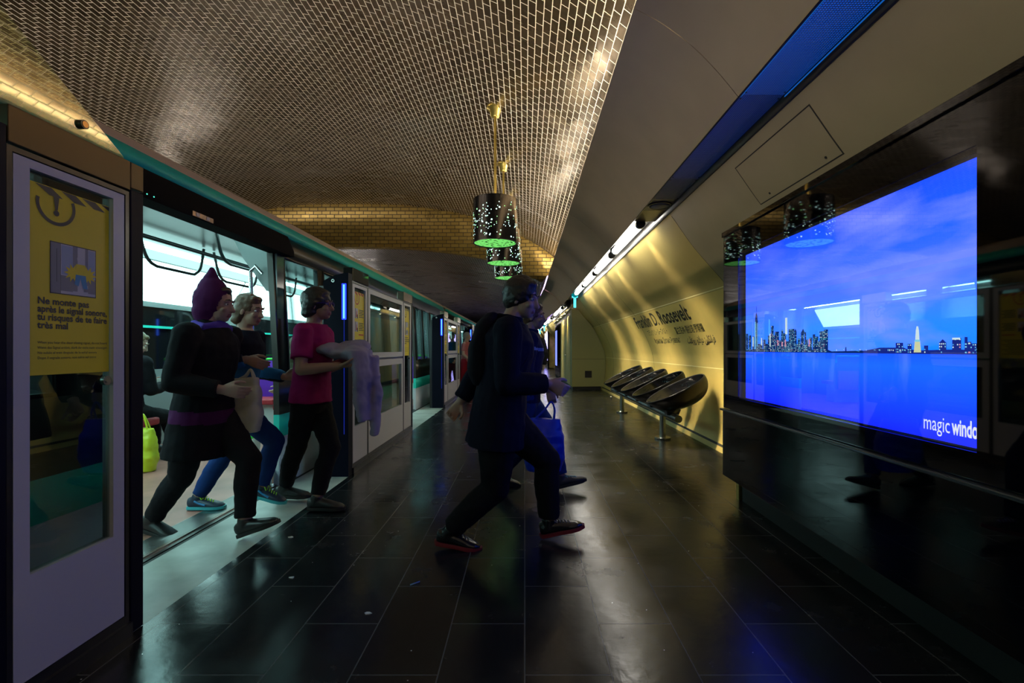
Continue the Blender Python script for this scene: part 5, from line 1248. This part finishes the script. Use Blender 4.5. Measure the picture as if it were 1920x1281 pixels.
F4 = person('passenger in a bright blue top standing inside the farther metro car', 1.74, (-2.75, 17.0), -1.4, [(-2.65, 16.95, .01, 0), (-2.85, 17.05, .01, 0)], [(-2.55, 16.8, .95), (-2.95, 16.9, .85)], top=dict(mat=cloth('cloth_royal_blue', (.01,.10,.55)), hem=-.02), bottom=dict(mat=dk_trs), shoes=dict(mat=shoe_k), hair=dict(mat=hair_k), voxel=FV, seed=37)
# seated passengers in the nearer car
G1 = person('seated man in dark jacket with short fair hair looking at a white phone', 1.74, (-4.14, 4.86), 1.35, [(-4.24, 5.42, .01, 0), (-3.98, 5.40, .01, 0)], [(-4.18, 5.26, .80, (.3,-.6,.7)), (-3.96, 5.20, .80, (-.3,-.6,.7))], lean=.12, hip_z=.565, top=dict(mat=dk_coat, hem=-.0, loose=.03), bottom=dict(mat=dk_trs), shoes=dict(mat=shoe_k), hair=dict(mat=hair_d), voxel=.011, seed=41, look=(-.55,-.45), neck_fwd=.02)
mb = MB(); q = (G1['wri'][0] + G1['wri'][1])/2 + Vector((0,.07,.03)); mb.box(q.x-.075, q.x+.075, q.y-.006, q.y+.006, q.z-.04, q.z+.04, .005); tag(mb.build('phone', mat('phone_white', (.75,.75,.72), .3)), 'white phone in the hands of the seated man', 'phone')
G2 = person('seated woman with long curly brown hair facing away beyond the purple seat', 1.66, (-3.05, 6.42), -1.57, [(-3.15, 5.93, .01, 0), (-2.92, 5.96, .01, 0)], [(-3.2, 6.05, .66), (-2.9, 6.05, .66)], lean=.02, hip_z=.565, top=dict(mat=cloth('cloth_olive', (.10,.08,.04)), hem=-.0, loose=.02), bottom=dict(mat=denim), shoes=dict(mat=mat('sandal_brown', (.16,.08,.04), .5)), hair=dict(mat=hair_d, vol=1.16, long=.10), voxel=.011, seed=43, look=(2.2,-.1))
yb = mat('bag_yellow_green', (.55,.62,.02), .4, vary=.15)
carrier_bag((-3.74, 4.62, .004), .26, .42, .16, yb, 'yellow green carrier bag standing on the car floor by the seated man', yb, seed=11)
t_ = thing('shoulder_bag', 'pale grey bag with a bright green band on the car floor behind the walkers', 'bag', (-3.2, 5.35, .004))
mb = MB(); loft(mb, [(Vector((-3.2,5.35,.006)), Vector((.17,0,0)), Vector((0,.10,0))), (Vector((-3.2,5.35,.16)), Vector((.19,0,0)), Vector((0,.11,0))), (Vector((-3.2,5.35,.30)), Vector((.15,0,0)), Vector((0,.06,0)))], 18, 3); fused(mb, .01, 2, .006, 10, 3).build('bag_body', cloth('cloth_pale_grey', (.45,.42,.40)), t_)
mb = MB(); mb.lathe([(.19,.20),(.193,.205),(.193,.225),(.18,.23)], (0,0,0), 28)
for v in mb.bm.verts: v.co = Vector((-3.2 + v.co.x*.98, 5.35 + v.co.y*.62, v.co.z))
mb.build('band', mat('band_green', (.02,.65,.06), .4), t_)
# ------------------------------------------------------------------ scraps on the floor
for i, (px_, py_, lab) in enumerate(((545, 1008, 'white paper scrap on the dark tiles below the train door'), (547, 1084, 'white paper scrap nearer the viewer on the dark tiles'), (690, 1151, 'pale scrap on a tile joint in the lower middle of the floor'), (778, 1096, 'thin bluish straw lying on the dark floor'), (1146, 747, 'small white ball of paper on the floor by the bench'))):
    y = F_PX*HC/(py_ - VY); x = (px_ - VX)*y/F_PX
    mb = MB(); rr = random.Random(i)
    if 'straw' in lab: mb.cyl((x-.02, y-.015, .005), (x+.02, y+.02, .005), .0035, n=8); m_ = mat('straw_blue', (.2,.35,.6), .4)
    elif 'ball' in lab: mb.ell((x, y, .022), .022, .02, .022, n=12, m=8); m_ = mat('scrap_white', (.75,.75,.72), .6)
    else:
        pts = [(x + .016*rr.uniform(.6,1.2)*math.cos(k*1.05), y + .012*rr.uniform(.6,1.2)*math.sin(k*1.05)) for k in range(6)]
        mb.rings([[(a, b, .0005) for a, b in pts], [(a, b, .003 + .002*(k % 2)) for k, (a, b) in enumerate(pts)]]); m_ = mat('scrap_white', (.75,.75,.72), .6)
    tag(mb.build('straw' if 'straw' in lab else 'paper_scrap', m_), lab, 'litter')
